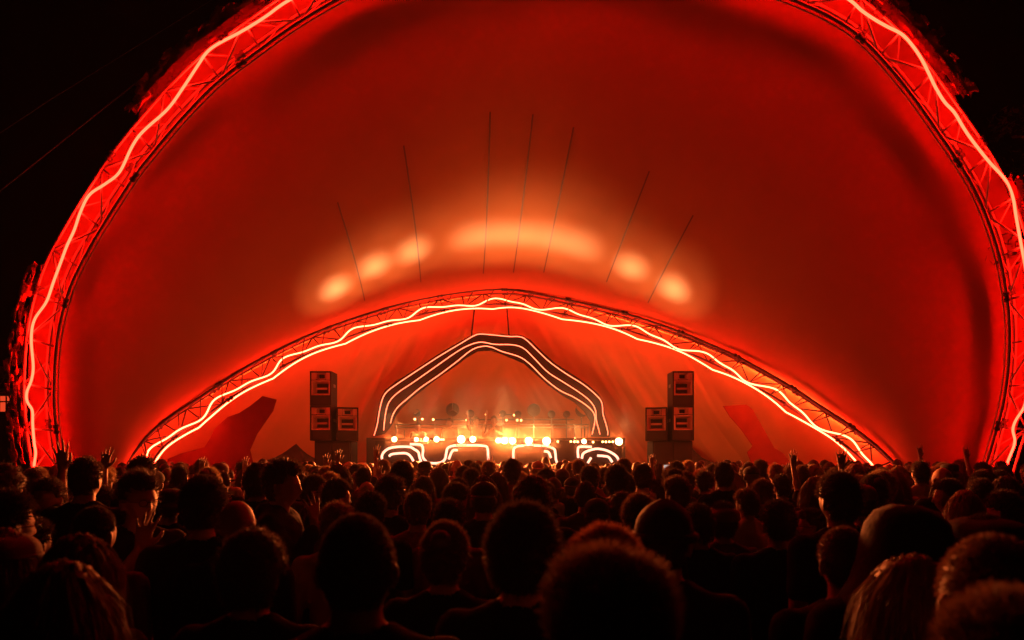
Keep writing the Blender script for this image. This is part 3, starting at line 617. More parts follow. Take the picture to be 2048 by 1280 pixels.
def head_pts():
    bm = bmesh.new(); bmesh.ops.create_icosphere(bm, subdivisions=5, radius=1)
    for v in bm.verts:
        n = v.co.copy(); x, y, z = n.x * .076, n.y * .096, n.z * .118
        t = sm(.02, -.11, z); x *= 1 - .30 * t
        if y > 0: y *= 1 - .06 * t
        else: y *= 1 - .30 * sm(-.01, -.10, z)
        def g(cx, cz, sx, sz): return math.exp(-((x - cx) / sx) ** 2 - ((z - cz) / sz) ** 2)
        if n.y > 0:
            y += .022 * g(0, -.030, .011, .016) + .010 * g(0, -.008, .008, .02) + .007 * g(0, -.066, .022, .005) + .006 * g(0, -.077, .02, .005) + .010 * g(0, -.105, .022, .014)
            y += .006 * (g(-.03, .018, .018, .008) + g(.03, .018, .018, .008)) - .009 * (g(-.03, -.002, .014, .010) + g(.03, -.002, .014, .010)) + .004 * (g(-.03, -.003, .009, .006) + g(.03, -.003, .009, .006)) - .003 * g(0, -.071, .02, .0022)
            y += .004 * (g(-.045, -.035, .018, .02) + g(.045, -.035, .018, .02))
        v.co = Vector((x, y, z)) + HC
    vs = [v.co.copy() for v in bm.verts]; fs = [[v.index for v in f.verts] for f in bm.faces]; bm.free(); return vs, fs
def caps(m, a, ra, b, rb, n=10):
    a, b = Vector(a), Vector(b); m.tube([a, b], [ra, rb], n); m.sphere(a, ra, n, 6); m.sphere(b, rb, n, 6)
def hand(m, wr, f, nrm, curl=.25, spread=.12, side=1, s=1.0):
    """wrist point, finger direction f, palm normal nrm; side = which way the thumb goes"""
    f = f.normalized(); nrm = (nrm - f * nrm.dot(f)).normalized(); sd = f.cross(nrm).normalized() * side
    caps(m, wr - f * .01, .024, wr + f * .015, .026)
    for i, o in enumerate((.030, .011, -.009, -.028)):
        kn = wr + (f * (.092 - .006 * abs(i - 1)) + sd * o) * s; caps(m, wr + (f * .012 + sd * o * .55) * s, .015, kn, .0125, 8)
        ln = (.042, .047, .044, .035)[i] * s; p = kn; d = (f + sd * (o / .03) * spread).normalized(); r = .0092
        for j in range(3):
            ang = curl * (.6 + j * .5); d = (d * math.cos(ang * .8) + nrm * math.sin(ang * .8)).normalized(); q = p + d * ln * (1, .68, .55)[j]; caps(m, p, r, q, r * .92, 8); p = q; r *= .92
    b = wr + (f * .02 + sd * .022) * s; d = (f * .62 + sd * .75 + nrm * .25).normalized(); p = b + d * .045 * s; caps(m, b, .016, p, .0125, 8)
    d2 = (f * .85 + sd * .42 + nrm * .25).normalized(); q = p + d2 * .033 * s; caps(m, p, .0115, q, .0105, 8); d3 = (f + sd * .15 + nrm * .3).normalized(); caps(m, q, .0105, q + d3 * .026 * s, .0085, 8)
SH = [Vector((-.185, -.01, 1.415)), Vector((.185, -.01, 1.415))]
POSES = {   # (elbow, wrist, finger dir, palm normal) for left/right
 'down': [((-.235, -.03, 1.13), (-.24, .04, .885), (0, .12, -1), (1, 0, 0)), ((.235, -.03, 1.13), (.24, .04, .885), (0, .12, -1), (-1, 0, 0))],
 'folded': [((-.25, .02, 1.14), (-.05, .20, 1.20), (1, .1, .1), (0, -1, 0)), ((.25, .02, 1.14), (.06, .19, 1.13), (-1, .1, .2), (0, -1, 0))],
 'clap': [((-.26, .10, 1.20), (-.05, .30, 1.36), (.4, .4, .9), (1, 0, 0)), ((.26, .10, 1.20), (.05, .30, 1.36), (-.4, .4, .9), (-1, 0, 0))],
 'armup': [((-.235, -.03, 1.13), (-.24, .04, .885), (0, .12, -1), (1, 0, 0)), ((.27, .12, 1.60), (.25, .18, 1.86), (.05, .1, 1), (0, 1, 0))],
 'bothup': [((-.29, .10, 1.58), (-.28, .14, 1.83), (-.1, .1, 1), (0, 1, 0)), ((.29, .12, 1.56), (.32, .17, 1.81), (.2, .1, 1), (0, 1, 0))],
 'phone': [((-.235, -.03, 1.13), (-.24, .04, .885), (0, .12, -1), (1, 0, 0)), ((.24, .18, 1.44), (.16, .36, 1.64), (-.1, .1, 1), (-.3, 1, 0))],
 'reach': [((-.27, .18, 1.46), (-.33, .30, 1.70), (-.1, .05, 1), (0, -1, 0)), ((.235, -.03, 1.13), (.24, .04, .885), (0, .12, -1), (-1, 0, 0))],
 'chin': [((-.25, .05, 1.15), (-.03, .26, 1.16), (1, .1, .1), (0, -1, 0)), ((.24, .14, 1.18), (.10, .22, 1.42), (-.3, -.2, .9), (-.6, -.6, 0))],
}
def remesh(m, voxel, it, name):
    me = m.mesh(name); o = bpy.data.objects.new(name, me); COL.objects.link(o)
    r = o.modifiers.new('r', 'REMESH'); r.mode = 'VOXEL'; r.voxel_size = voxel; r.use_smooth_shade = True
    if it: q = o.modifiers.new('s', 'SMOOTH'); q.iterations = it; q.factor = .5
    dg = bpy.context.evaluated_depsgraph_get(); out = bpy.data.meshes.new_from_object(o.evaluated_get(dg)); out.name = name
    bpy.data.objects.remove(o); bpy.data.meshes.remove(me); return out
def torso(m, e):
    m.sphere((0, -.005, .97), (.165 + e, .115 + e, .14 + e), 20, 12); m.sphere((0, 0, 1.12), (.148 + e, .105 + e, .17 + e), 20, 12)
    m.sphere((0, -.005, 1.28), (.170 + e, .118 + e, .19 + e), 20, 12); caps(m, (-.15, -.01, 1.405), .058 + e, (.15, -.01, 1.405), .058 + e, 12)
    for sx in (-1, 1): caps(m, (0, -.02, 1.50), .05 + e * .3, (sx * .14, -.015, 1.42), .052 + e, 10)
def body_mesh(pose, voxel):
    m = MB(); vs, fs = head_pts(); m.add(vs, fs)
    for sx in (-1, 1):
        m.sphere(HC + Vector((sx * .079, -.008, -.012)), (.009, .019, .032), 12, 8, Matrix.Rotation(sx * .35, 3, 'Z')); m.sphere(HC + Vector((sx * .083, -.018, -.004)), (.010, .008, .026), 10, 8)
    caps(m, (0, -.02, 1.44), .062, (0, .0, 1.56), .056, 14); torso(m, 0)
    for i, sx in enumerate((-1, 1)):
        e, w_, f, nn = [Vector(v) for v in POSES[pose][i]]; caps(m, SH[i], .056, e, .040); caps(m, e, .040, w_, .026); caps(m, e.lerp(w_, .25), .043, e.lerp(w_, .35), .041)
        up = f.z > .5; hand(m, w_, f, nn, curl=.12 if up else .5, spread=.28 if up else .05, side=(1 if i == 0 else -1) * (1 if up else 1))
        caps(m, (sx * .09, 0, .93), .088, (sx * .105, .01, .50), .058, 12); caps(m, (sx * .105, -.01, .40), .058, (sx * .11, -.02, .09), .040, 12); caps(m, (sx * .105, .01, .50), .055, (sx * .105, -.01, .38), .058, 12)
        caps(m, (sx * .11, -.03, .045), .040, (sx * .125, .12, .03), .028, 10)
    return remesh(m, voxel, 3 if voxel < .01 else 2, 'body')
def shirt_mesh(pose, voxel=.012):
    m = MB(); torso(m, .014); caps(m, (0, -.025, 1.38), .085, (0, -.025, 1.455), .076, 14)
    for i in (0, 1):
        e = Vector(POSES[pose][i][0]); caps(m, SH[i], .072, SH[i].lerp(e, .72), .058, 12)
    me = remesh(m, voxel, 5, 'shirt')
    for v in me.vertices:
        n = noise.noise(v.co * 9) * .006 + noise.noise(Vector((v.co.x * 20, v.co.y * 20, v.co.z * 6))) * .004; v.co += v.normal * n
    bm = bmesh.new(); bm.from_mesh(me); bmesh.ops.delete(bm, geom=[v for v in bm.verts if (v.co - Vector((0, -.0, 1.53))).length < .072], context='VERTS'); bm.to_mesh(me); bm.free(); return me
def jacket_mesh(pose):
    m = MB(); torso(m, .028)
    for i in (0, 1):
        e, w_ = Vector(POSES[pose][i][0]), Vector(POSES[pose][i][1]); caps(m, SH[i], .078, e, .058, 12); caps(m, e, .058, e.lerp(w_, .85), .046, 12)
    m.sphere((0, -.09, 1.49), (.10, .05, .06), 16, 10)
    me = remesh(m, .014, 5, 'jacket')
    for v in me.vertices: v.co += v.normal * (noise.noise(v.co * 7) * .012 + noise.noise(v.co * 21) * .006)
    return me
def trousers_mesh():
    m = MB(); m.sphere((0, -.005, .95), (.172, .125, .13), 20, 12)
    for sx in (-1, 1): caps(m, (sx * .09, 0, .93), .098, (sx * .105, .01, .5), .072, 12); caps(m, (sx * .105, .01, .5), .072, (sx * .11, -.02, .10), .060, 12)
    return remesh(m, .014, 4, 'trousers')
def shoes_mesh():
    m = MB()
    for sx in (-1, 1): caps(m, (sx * .11, -.04, .05), .05, (sx * .13, .14, .036), .036, 12)
    return remesh(m, .012, 2, 'shoes')

def head_surf(n):
    """point on the head for a unit direction (without facial detail)"""
    x, y, z = n[0] * .078, n[1] * .098, n[2] * .119; t = sm(.02, -.11, z); x *= 1 - .22 * t
    if y < 0: y *= 1 - .18 * sm(-.01, -.10, z)
    return np.array([x, y, z])
def hair_ok(n, low=-.55):
    # n unit direction from the head centre; True where hair grows
    f = n[1]
    lim = .52 if f > .45 else (low + (f + .2) / .65 * (.52 - low) if f > -.2 else low)
    if abs(n[0]) > .8 and f > -.25: lim = max(lim, .12)
    return n[2] > lim
HAIRS = {   # shell offset top, side, bump, strands, length top, side, width, mode
 'buzz': (.004, .003, .002, 2600, .010, .008, .0016, 'out'), 'fade': (.017, .005, .005, 3200, .028, .010, .0020, 'mix'), 'short': (.014, .010, .006, 3200, .030, .020, .0020, 'mix'),
 'quiff': (.026, .007, .010, 3400, .036, .012, .0018, 'quiff'), 'curly': (.030, .022, .022, 4200, .034, .034, .0018, 'curl'), 'messy': (.022, .016, .015, 3800, .032, .026, .0016, 'out'),
 'long': (.014, .014, .020, 6000, .30, .34, .0020, 'hang'), 'bob': (.013, .014, .018, 5200, .16, .18, .0020, 'hang'), 'bun': (.012, .010, .006, 2600, .03, .02, .002, 'mix'), 'ponytail': (.010, .008, .004, 2600, .025, .02, .002, 'mix'),
}
def hair_mesh(kind, dens=1.0, seed=1):
    top, sid, bmp, ns, lt, ls, wd, mode = HAIRS[kind]; rng = np.random.default_rng(seed); m = MB()
    bm = bmesh.new(); bmesh.ops.create_icosphere(bm, subdivisions=4, radius=1); low = -.62 if mode != 'hang' else -.75
    idx = {}; vs = []; fs = []
    def off(n):
        k = max(0, n[2]); o = sid + (top - sid) * min(1, k * 1.3)
        if kind == 'quiff': o += .016 * max(0, n[1]) * k
        nv = noise.noise(Vector(n) * (9 if mode == 'hang' else 4 if kind != 'curly' else 5) + Vector((seed, 0, 0))); return o + bmp * nv
    for v in bm.verts:
        n = np.array(v.co); n /= np.linalg.norm(n); ok = hair_ok(n, low); idx[v.index] = len(vs); e = .0 if ok else -.006
        fade_ = 1.0 if ok else 0
        p = head_surf(n) + n * ((off(n)) * fade_ + e) + np.array(HC); vs.append(p)
    for f in bm.faces:
        c = f.calc_center_median().normalized()
        if hair_ok(c, low): fs.append([idx[v.index] for v in f.verts])
    bm.free(); m.add(vs, fs)
    if mode == 'hang':      # curtain of hair behind and beside the head
        L_ = ls; nA = 40; nZ = 12; vv = []; ff = []
        for i in range(nA):
            a = math.radians(150 + 240 * i / (nA - 1)); n = np.array([math.sin(a) * 1.0, math.cos(a) if False else math.cos(a), 0.0])
            a2 = math.radians(-30 - 240 * 0)
            n = np.array([math.cos(math.radians(-210 + 240 * i / (nA - 1))), math.sin(math.radians(-210 + 240 * i / (nA - 1))), 0])
            for j in range(nZ):
                u = j / (nZ - 1); r = 1 + .10 * math.sin(u * 2.6) + .05 * noise.noise(Vector((i * .35, u * 3, seed)))
                vv.append(np.array([n[0] * .098 * r, n[1] * .105 * r, .05 - u * (L_ * (.72 + .2 * noise.noise(Vector((i * .4, seed, 1)))))]) + np.array(HC))
        for i in range(nA - 1):
            for j in range(nZ - 1): ff.append((i * nZ + j, (i + 1) * nZ + j, (i + 1) * nZ + j + 1, i * nZ + j + 1))
        m.add(vv, ff)
    if kind == 'bun': m.sphere(HC + Vector((0, -.085, .085)), (.042, .042, .040), 16, 10)
    if kind == 'ponytail': m.tube([HC + Vector((0, -.09, .04)), HC + Vector((0, -.15, .03)), HC + Vector((.01, -.17, -.06)), HC + Vector((0, -.15, -.20))], [.022, .028, .026, .006], 10)
    ns = int(ns * dens); V = []; Fc = []; cnt = 0; base = len(m.v)
    while cnt < ns:
        n = rng.normal(size=3); n /= np.linalg.norm(n)
        if not hair_ok(n, low): continue
        p = head_surf(n) + n * off(n) * .85 + np.array(HC); k = min(1, max(0, n[2]) * 1.3); l = (ls + (lt - ls) * k) * rng.uniform(.5, 1.25)
        tang = np.array([0, -.3, 0]) if mode == 'mix' else np.zeros(3)
        if mode == 'mix': d = n * .75 + np.array([rng.normal() * .25, .35 * max(0, n[1]) + rng.normal() * .25, -.3 + rng.normal() * .2 + .5 * k])
        elif mode == 'quiff': d = n * .8 + np.array([rng.normal() * .2, .5 * max(0, n[1]) - .3, .35])
        elif mode == 'hang': d = n * .35 + np.array([n[0] * .9, n[1] * .6 - .2, -.4])
        else: d = n + rng.normal(size=3) * .45
        d /= np.linalg.norm(d); seg = 4 if mode in ('hang', 'curl') else 2; w0 = wd * rng.uniform(.6, 1.3); q = p.copy(); sdv = np.cross(d, rng.normal(size=3)); sdv /= np.linalg.norm(sdv) + 1e-9
        b = base + len(V)
        for j in range(seg + 1):
            ww = w0 * (1 - j / (seg + .3)); V.append(tuple(q - sdv * ww)); V.append(tuple(q + sdv * ww))
            if mode == 'hang':
                rr = q - np.array(HC); outw = np.array([rr[0], rr[1], 0]); outw /= np.linalg.norm(outw) + 1e-9
                step = l / seg; hr = math.hypot(rr[0] / .1, rr[1] / .11); d = d * .35 + np.array([0, 0, -.9]) + outw * (.25 if hr < 1.08 else -.03) + rng.normal(size=3) * .09; d /= np.linalg.norm(d)
            elif mode == 'curl': step = l / seg; d = d * .5 + rng.normal(size=3) * .75; d /= np.linalg.norm(d)
            else: step = l / seg; d = d + np.array([0, 0, -.18]) + rng.normal(size=3) * .12; d /= np.linalg.norm(d)
            q = q + d * step
            if j: Fc.append((b + 2 * j - 2, b + 2 * j - 1, b + 2 * j + 1, b + 2 * j))
        cnt += 1
    m.v += V; m.f += Fc
    return m.mesh('hair_' + kind)
def hat_mesh(kind):
    m = MB(); vs = []; fs = []; n = 28; rings = 9
    def dome(r0, h, z0, sy=1.2, ex=2.2, thick=0):
        vv = []; ff = []
        for i in range(rings + 1):
            u = i / rings; z = h * math.sin(u * math.pi / 2); r = r0 * max(.02, (1 - (z / h) ** ex)) ** .5
            for k in range(n): a = 2 * math.pi * k / n; vv.append((r * math.cos(a), r * sy * math.sin(a) - .002, z0 + z))
        for i in range(rings):
            for k in range(n): ff.append((i * n + k, i * n + (k + 1) % n, (i + 1) * n + (k + 1) % n, (i + 1) * n + k))
        ff.append([rings * n + k for k in range(n)]); m.add([Vector(v) + HC for v in vv], ff)
    if kind == 'beanie': dome(.092, .135, .015, 1.18, 2.4); m.tube([HC + Vector((.094 * math.cos(a), .112 * math.sin(a), .025)) for a in [2 * math.pi * i / 24 for i in range(25)]], .016, 8)
    if kind in ('cap', 'cap_back'):
        dome(.088, .098, .035, 1.2, 2.6); s_ = 1 if kind == 'cap' else -1; vv = []; ff = []
        for i in range(13):
            a = math.pi * (i / 12) ; x = math.cos(a)
            vv += [Vector((x * .075, s_ * (.095 * math.sqrt(max(0, 1 - (x * .8) ** 2))), .045)), Vector((x * .078, s_ * (.10 + .072 * math.sin(a)), .030 - .0 * x)), Vector((x * .078, s_ * (.10 + .072 * math.sin(a)), .024)), Vector((x * .075, s_ * (.095 * math.sqrt(max(0, 1 - (x * .8) ** 2))), .037))]
        for i in range(12):
            for e in range(4): ff.append((i * 4 + e, i * 4 + (e + 1) % 4, i * 4 + 4 + (e + 1) % 4, i * 4 + 4 + e))
        m.add([v + HC for v in vv], ff); m.sphere(HC + Vector((0, 0, .133)), .006, 8, 6)
    if kind in ('bucket', 'flat', 'hood'):
        if kind == 'bucket':
            dome(.09, .09, .045, 1.18, 5); 
            pr = [(.092, .05), (.13, .012), (.132, .010), (.094, .044)]
        elif kind == 'flat':
            dome(.112, .075, .04, 1.22, 3); pr = [(.112, .045), (.118, .035), (.10, .02), (.09, .03)]
        if kind == 'hood':
            pr = [(.22, -.24), (.205, -.20), (.17, -.14), (.135, -.08), (.118, -.02), (.116, .04), (.104, .09), (.078, .128), (.04, .148), (.004, .153)]; vv = []; ff = []
            for (r, z) in pr:
                for k in range(n): a = 2 * math.pi * k / n; vv.append(HC + Vector((r * math.cos(a) * (1 + .03 * math.sin(3 * a + z * 20)), -.02 + r * (1.05 if math.sin(a) < 0 else .9) * math.sin(a), z - (.02 if math.sin(a) > .5 else 0))))
            for i in range(len(pr) - 1):
                for k in range(n): ff.append((i * n + k, i * n + (k + 1) % n, (i + 1) * n + (k + 1) % n, (i + 1) * n + k))
            m.add(vv, ff)
        else:
            vv = []; ff = []
            for (r, z) in pr:
                for k in range(n): a = 2 * math.pi * k / n; vv.append(HC + Vector((r * math.cos(a), r * 1.15 * math.sin(a), z)))
            for i in range(len(pr)):
                j = (i + 1) % len(pr)
                for k in range(n): ff.append((i * n + k, i * n + (k + 1) % n, j * n + (k + 1) % n, j * n + k))
            m.add(vv, ff)
    me = m.mesh('hat_' + kind)
    for v in me.vertices: v.co += (v.co - HC).normalized() * (noise.noise(v.co * 14) * .006 if kind != 'hood' else noise.noise(v.co * 8) * .010 + noise.noise(v.co * 24) * .006)
    return me
def glasses_mesh():
    m = MB()
    for sx in (-1, 1):
        m.tube([HC + Vector((sx * .032 + .02 * math.cos(a), .103, -.002 + .017 * math.sin(a))) for a in [2 * math.pi * i / 16 for i in range(17)]], .0018, 6)
        m.tube([HC + Vector((sx * .053, .10, .004)), HC + Vector((sx * .079, .06, .004)), HC + Vector((sx * .084, -.01, 0))], .0018, 6)
    m.tube([HC + Vector((-.012, .105, .002)), HC + Vector((.012, .105, .002))], .0018, 6); return m.mesh('glasses')

BM, SM_, JM, HM, TM = {}, {}, {}, {}, {}
def cached(d, k, f):
    if k not in d:
        d[k] = f(); me = d[k]; me.materials.append(M_BLACK)
        me.polygons.foreach_set('use_smooth', np.ones(len(me.polygons), bool))
    return d[k]
def child(name, me, m, par):
    o = bpy.data.objects.new(name, me); COL.objects.link(o); o.parent = par
    o.material_slots[0].link = 'OBJECT'; o.material_slots[0].material = m; return o
HATC = {'hat_b': M_HATB, 'hat_w': M_HATW, 'hat_r': M_HATR}
HOFF = {'buzz': .005, 'fade': .018, 'short': .018, 'quiff': .042, 'curly': .05, 'messy': .042, 'long': .024, 'bob': .024, 'bun': .015, 'ponytail': .012, None: 0}
def person(x, y, ztop, yaw, hair, hcol, top, label, pose='down', skin=0, near=False, hat=None, hatm=None, glasses=False, jacket=False, wide=1.0, group='crowd watching the show', ox=None):
    """yaw in degrees: 0 looks straight at the stage, positive turns to the left of the picture"""
    s = ztop / (1.751 + (max(.03, HOFF[hair]) if hat else HOFF[hair]))
    b = bpy.data.objects.new('person', cached(BM, pose, lambda: body_mesh(pose, .0075))); COL.objects.link(b)
    b.material_slots[0].link = 'OBJECT'; b.material_slots[0].material = SK[skin]
    b.location = (x, y, 0); b.rotation_euler = (0, 0, math.radians(yaw)); b.scale = (s * wide, s * wide, s)
    tag(b, label, 'person', group)
    if hair: child('hair', cached(HM, (hair, near), lambda: hair_mesh(hair, 2.4 if near else 1.0, len(HM) + 1)), hcol, b)
    if hat: child('hat', cached(HM, hat, lambda: hat_mesh(hat)), hatm or M_HATB, b)
    if jacket: child('jacket', cached(JM, pose, lambda: jacket_mesh(pose)), CL[top], b)
    else: child('shirt', cached(SM_, pose, lambda: shirt_mesh(pose)), CL[top], b)
    child('trousers', cached(TM, 't', trousers_mesh), M_TROU, b); child('shoes', cached(TM, 's', shoes_mesh), M_HATB, b)
    if glasses: child('glasses', cached(TM, 'g', glasses_mesh), M_GLASS, b)
    return b
D_, B_, Y_, R_ = H_DARK, H_BROWN, H_BLOND, H_RED
PLACED = []
def P(cx, top, d, yaw, hair, hcol, shirt, label, **k):
    p = pt(cx, top, d); PLACED.append((p.x, p.y)); return person(p.x, p.y, p.z, yaw, hair, hcol, shirt, label, near=d < 3, **k)
P(118, 1117, 1.5, 0, 'long', B_, 'black', 'person with long wavy hair, closest at the bottom left corner')
P(154, 1063, 1.95, -12, 'bob', B_, 'black', 'person with brown chin-length hair just behind the long-haired one at bottom left')
P(186, 1014, 2.75, -5, 'buzz', D_, 'red', 'person with cropped hair and dull red shirt above the two women at bottom left')
P(2, 1049, 2.2, 0, 'bob', B_, 'black', 'light-haired person cut by the left edge of the photo, lowest there', hat='flat', hatm=M_HATR)
P(8, 986, 2.6, -25, 'short', D_, 'black', 'dark-haired person at the left edge with glasses, second head from the top there', glasses=True)
P(4, 921, 3.6, 0, 'curly', D_, 'black', 'tall dark bushy-haired person at the left edge, topmost head there')
P(60, 1038, 3.1, -10, 'short', D_, 'black', 'dark head between the left edge and the cropped-haired person')
P(170, 918, 4.2, 0, 'fade', D_, 'black', 'short-haired person stretching one spread hand above the crowd at far left', pose='reach')
P(277, 940, 3.4, -125, 'quiff', D_, 'black', 'person with glasses turned back towards the camera, hand near the chin', glasses=True, pose='chin')
P(285, 914, 5.4, 0, 'short', D_, 'black', 'dark rounded head in front of the foot of the left truss')
P(405, 958, 2.95, 4, 'fade', D_, 'black', 'broad short-haired person left of the bald man', wide=1.06)
P(472, 1001, 2.8, 0, None, D_, 'black', 'bald man in the left foreground, his crown rimmed with light')
P(503, 1050, 2.0, 0, 'curly', D_, 'black', 'curly dark-haired person low at left, before the bald man', wide=.98)
P(100, 958, 4.3, 170, 'short', D_, 'black', 'person facing the camera behind the raised spread hand at left')
P(713, 1032, 1.48, 8, 'buzz', D_, 'black', 'large cropped head with visible ear in the centre-left foreground', wide=1.03)
P(562, 917, 4.0, -88, 'quiff', D_, 'black', 'man in profile facing right in an open jacket, left of centre', jacket=True, pose='chin')
P(516, 921, 5.0, 0, 'curly', D_, 'black', 'dark fluffy head just left of the man in profile')
P(625, 952, 5.5, -70, 'short', D_, 'black', 'person with glasses looking right, next to the man in profile', glasses=True)
P(671, 960, 4.6, -50, 'fade', D_, 'grey', 'short-haired person half turned to the right behind the fuzzy-haired one')
P(674, 1001, 3.6, 20, 'messy', Y_, 'white', 'fuzzy blond head glowing red above the large cropped head')
P(741, 986, 3.9, 0, 'short', D_, 'black', 'neat dark round head to the upper right of the large cropped head')
P(779, 952, 4.6, -10, 'quiff', D_, 'black', 'thick-necked person with hair combed up, left of centre', wide=1.08)
P(835, 985, 4.2, 0, 'fade', B_, 'red', 'person with a faded haircut and bright red shirt, left of centre')
P(899, 996, 3.9, -10, 'messy', D_, 'red', 'mop-haired person right of the one in the bright red shirt')
P(889, 1051, 2.4, -6, 'bun', B_, 'black', 'person with hair pinned up and necklace chain, between the two large heads', wide=.97)
P(910, 968, 4.9, -40, 'short', D_, 'grey', 'side-turned head behind the mop-haired person')
P(967, 957, 4.3, 0, 'buzz', D_, 'blue', 'person in a dark backwards cap near the middle of the crowd', hat='cap_back')
P(848, 955, 6.6, 0, 'short', D_, 'black', 'round dark head framed above the faded haircut, mid crowd')
P(1045, 1003, 1.85, -14, 'messy', D_, 'black', 'large tousled head in the centre foreground')
P(1064, 946, 3.9, 0, 'curly', D_, 'black', 'person with big curly hair behind the large tousled head', wide=1.06)
P(1171, 963, 5.0, 0, 'buzz', D_, 'grey', 'person with cropped hair and sticking-out ears right of the curly head')
P(1194, 991, 4.3, 0, 'buzz', D_, 'black', 'person in a dark cap in front of the one with sticking-out ears', hat='cap')
P(1210, 1062, 1.6, 0, 'short', R_, 'black', 'reddish rounded head peeking over the wavy head at bottom centre', wide=1.03)
P(1222, 1104, 1.06, 12, 'quiff', B_, 'black', 'closest blurred head with tousled brown hair at the bottom centre', wide=1.1)
P(1327, 998, 2.15, -18, 'buzz', D_, 'black', 'large smooth head in a knitted beanie right of centre', hat='beanie', wide=1.05)
P(1278, 990, 3.5, -10, 'short', B_, 'black', 'head half hidden behind the beanie wearer on the left')
P(1355, 953, 5.0, 35, 'quiff', B_, 'black', 'person with bright tousled quiff looking left, above the beanie wearer')
P(1244, 980, 4.5, 0, 'curly', D_, 'grey', 'small curly head with glasses left of the beanie wearer', glasses=True)
P(1249, 947, 6.0, 20, 'short', D_, 'black', 'dark smooth head above the small curly one')
P(1285, 930, 6.4, 0, 'fade', D_, 'black', 'tall person with faded haircut and black top, right of centre', wide=1.05)
P(1446, 1003, 4.0, 0, 'short', D_, 'grey', 'person in a brown flat cap right of the beanie wearer', hat='flat', hatm=M_HATR)
P(1397, 1011, 3.7, 0, 'short', D_, 'black', 'dark blurred head between the beanie and the flat cap')
P(1320, 960, 6.2, 40, 'short', D_, 'red', 'person looking left between the tall faded haircut and the quiff')
P(1558, 1004, 3.5, 0, 'fade', D_, 'black', 'short-haired broad-shouldered person in black right of the flat cap', wide=1.05)
P(1625, 1019, 4.6, 75, 'short', D_, 'black', 'person in profile looking left with glasses, right of the broad-shouldered one', glasses=True)
P(1680, 947, 3.25, 10, 'short', D_, 'black', 'tall long-necked dark head on the right, above the closely cropped one', wide=1.04)
P(1722, 962, 4.1, 40, 'buzz', B_, 'red', 'person in a pale cap tilted to the left, next to the tall dark head', hat='cap', hatm=M_HATW)
P(1806, 1008, 2.0, 0, None, D_, 'black', 'person under a big dark hood, broad black shape on the right', hat='hood', jacket=True, wide=1.12)
P(1690, 1056, 2.15, 0, 'buzz', B_, 'black', 'closely cropped head with a bright left edge beside the dark hood')
P(1835, 1106, 1.55, 25, 'long', B_, 'black', 'person with long tangled fair-streaked hair at the bottom right')
P(1992, 1074, 1.16, -15, 'buzz', B_, 'black', 'large closely cropped head with a bright rim at the right edge', wide=1.04)
P(2030, 1200, .92, 0, 'short', B_, 'black', 'blurred head low in the bottom right corner')
P(1933, 978, 4.3, 0, 'bob', Y_, 'black', 'person with a short blond bob on the right')
P(2012, 980, 4.1, 30, 'short', D_, 'black', 'dark cap-like head right of the blond bob', hat='cap_back')
P(1975, 1017, 2.45, 0, 'buzz', D_, 'black', 'person in a wide black flat hat under the blond bob', hat='flat', wide=1.2)
P(1899, 960, 5.0, 70, 'short', D_, 'grey', 'person in profile looking left, left of the blond bob')
P(1963, 960, 5.2, 0, 'short', D_, 'black', 'round dark head above the blond bob to the right')
P(1900, 924, 8.0, 0, 'buzz', D_, 'black', 'person in a small round hat near the right foot of the arch', hat='bucket')
P(1841, 924, 7.6, 0, 'short', D_, 'white', 'dark-haired person in a pale shirt left of the small round hat')
P(1494, 975, 5.4, 30, 'messy', B_, 'white', 'tousled pale-shirted person right of centre, between flat cap and stage')
P(1755, 1020, 4.4, -60, 'bob', D_, 'black', 'person turned right, peering out from behind the dark hood')
# raised hands farther back
for (hx, hy, d, yaw, pose, lab) in [(187, 893, 5.6, 0, 'armup', 'person at far left holding one closed hand up against the red canopy'), (261, 902, 5.2, 0, 'armup', 'person raising a bent hand in front of the left truss foot'), (392, 912, 8.5, 0, 'armup', 'person raising one arm between the left truss and the tower'),
        (480, 912, 9.0, 0, 'armup', 'person raising a hand below the dark shadow on the left canopy'), (748, 888, 9.5, 0, 'armup', 'person raising one hand beside the left end of the stage'), (1612, 898, 7.0, 10, 'armup', 'person waving a splayed hand on the right'),
        (1692, 895, 6.2, -10, 'armup', 'person raising a slanted arm in front of the right truss'), (1310, 906, 9.5, 0, 'armup', 'person lifting one hand just in front of the right speaker tower'), (645, 905, 9.0, 0, 'armup', 'person lifting a hand in front of the left speaker tower')]:
    s_ = (CH + (HZ - hy) / F * d) / 2.05; P(hx - .26 * s_ * F / d, HZ + (CH - 1.765 * s_) * F / d, d, yaw, 'short', D_, 'black', lab, pose=pose)
b = P(1340, 934, 8.5, 10, 'short', D_, 'black', 'person filming with a lit phone in front of the right speaker tower', pose='phone')
s_ = b.scale.x; hp = Matrix.Rotation(math.radians(10), 3, 'Z') @ (Vector((.14, .37, 1.76)) * s_) + b.location
ph = empty('phone', hp, math.radians(10)); tag(ph, 'phone with a lit screen held up in front of the right speaker tower', 'phone')
MB().box((0, 0, 0), (.15, .009, .075)).build('case', M_BLACK, ph, False); MB().box((0, -.006, 0), (.138, .003, .066)).build('screen', M_PHONE, ph, False)

# performers on the stage
def perf(px, top, y, yaw, pose, label, hair='short'):
    p = pt(px, top, y); b = person(p.x, p.y, p.z - 1.38, yaw, hair, D_, 'black', label, pose=pose, group='performers on the stage'); b.location.z = 1.38; return b
perf(988, 832, 20.0, 180, 'clap', 'performer standing behind the decks facing the crowd', 'short')
perf(952, 834, 20.1, 200, 'bothup', 'performer beside the decks with both arms lifted')
perf(899, 837, 20.4, 170, 'down', 'person standing in the smoke left of the performers')
perf(836, 846, 20.2, 200, 'down', 'person standing in the smoke at the left of the stage')

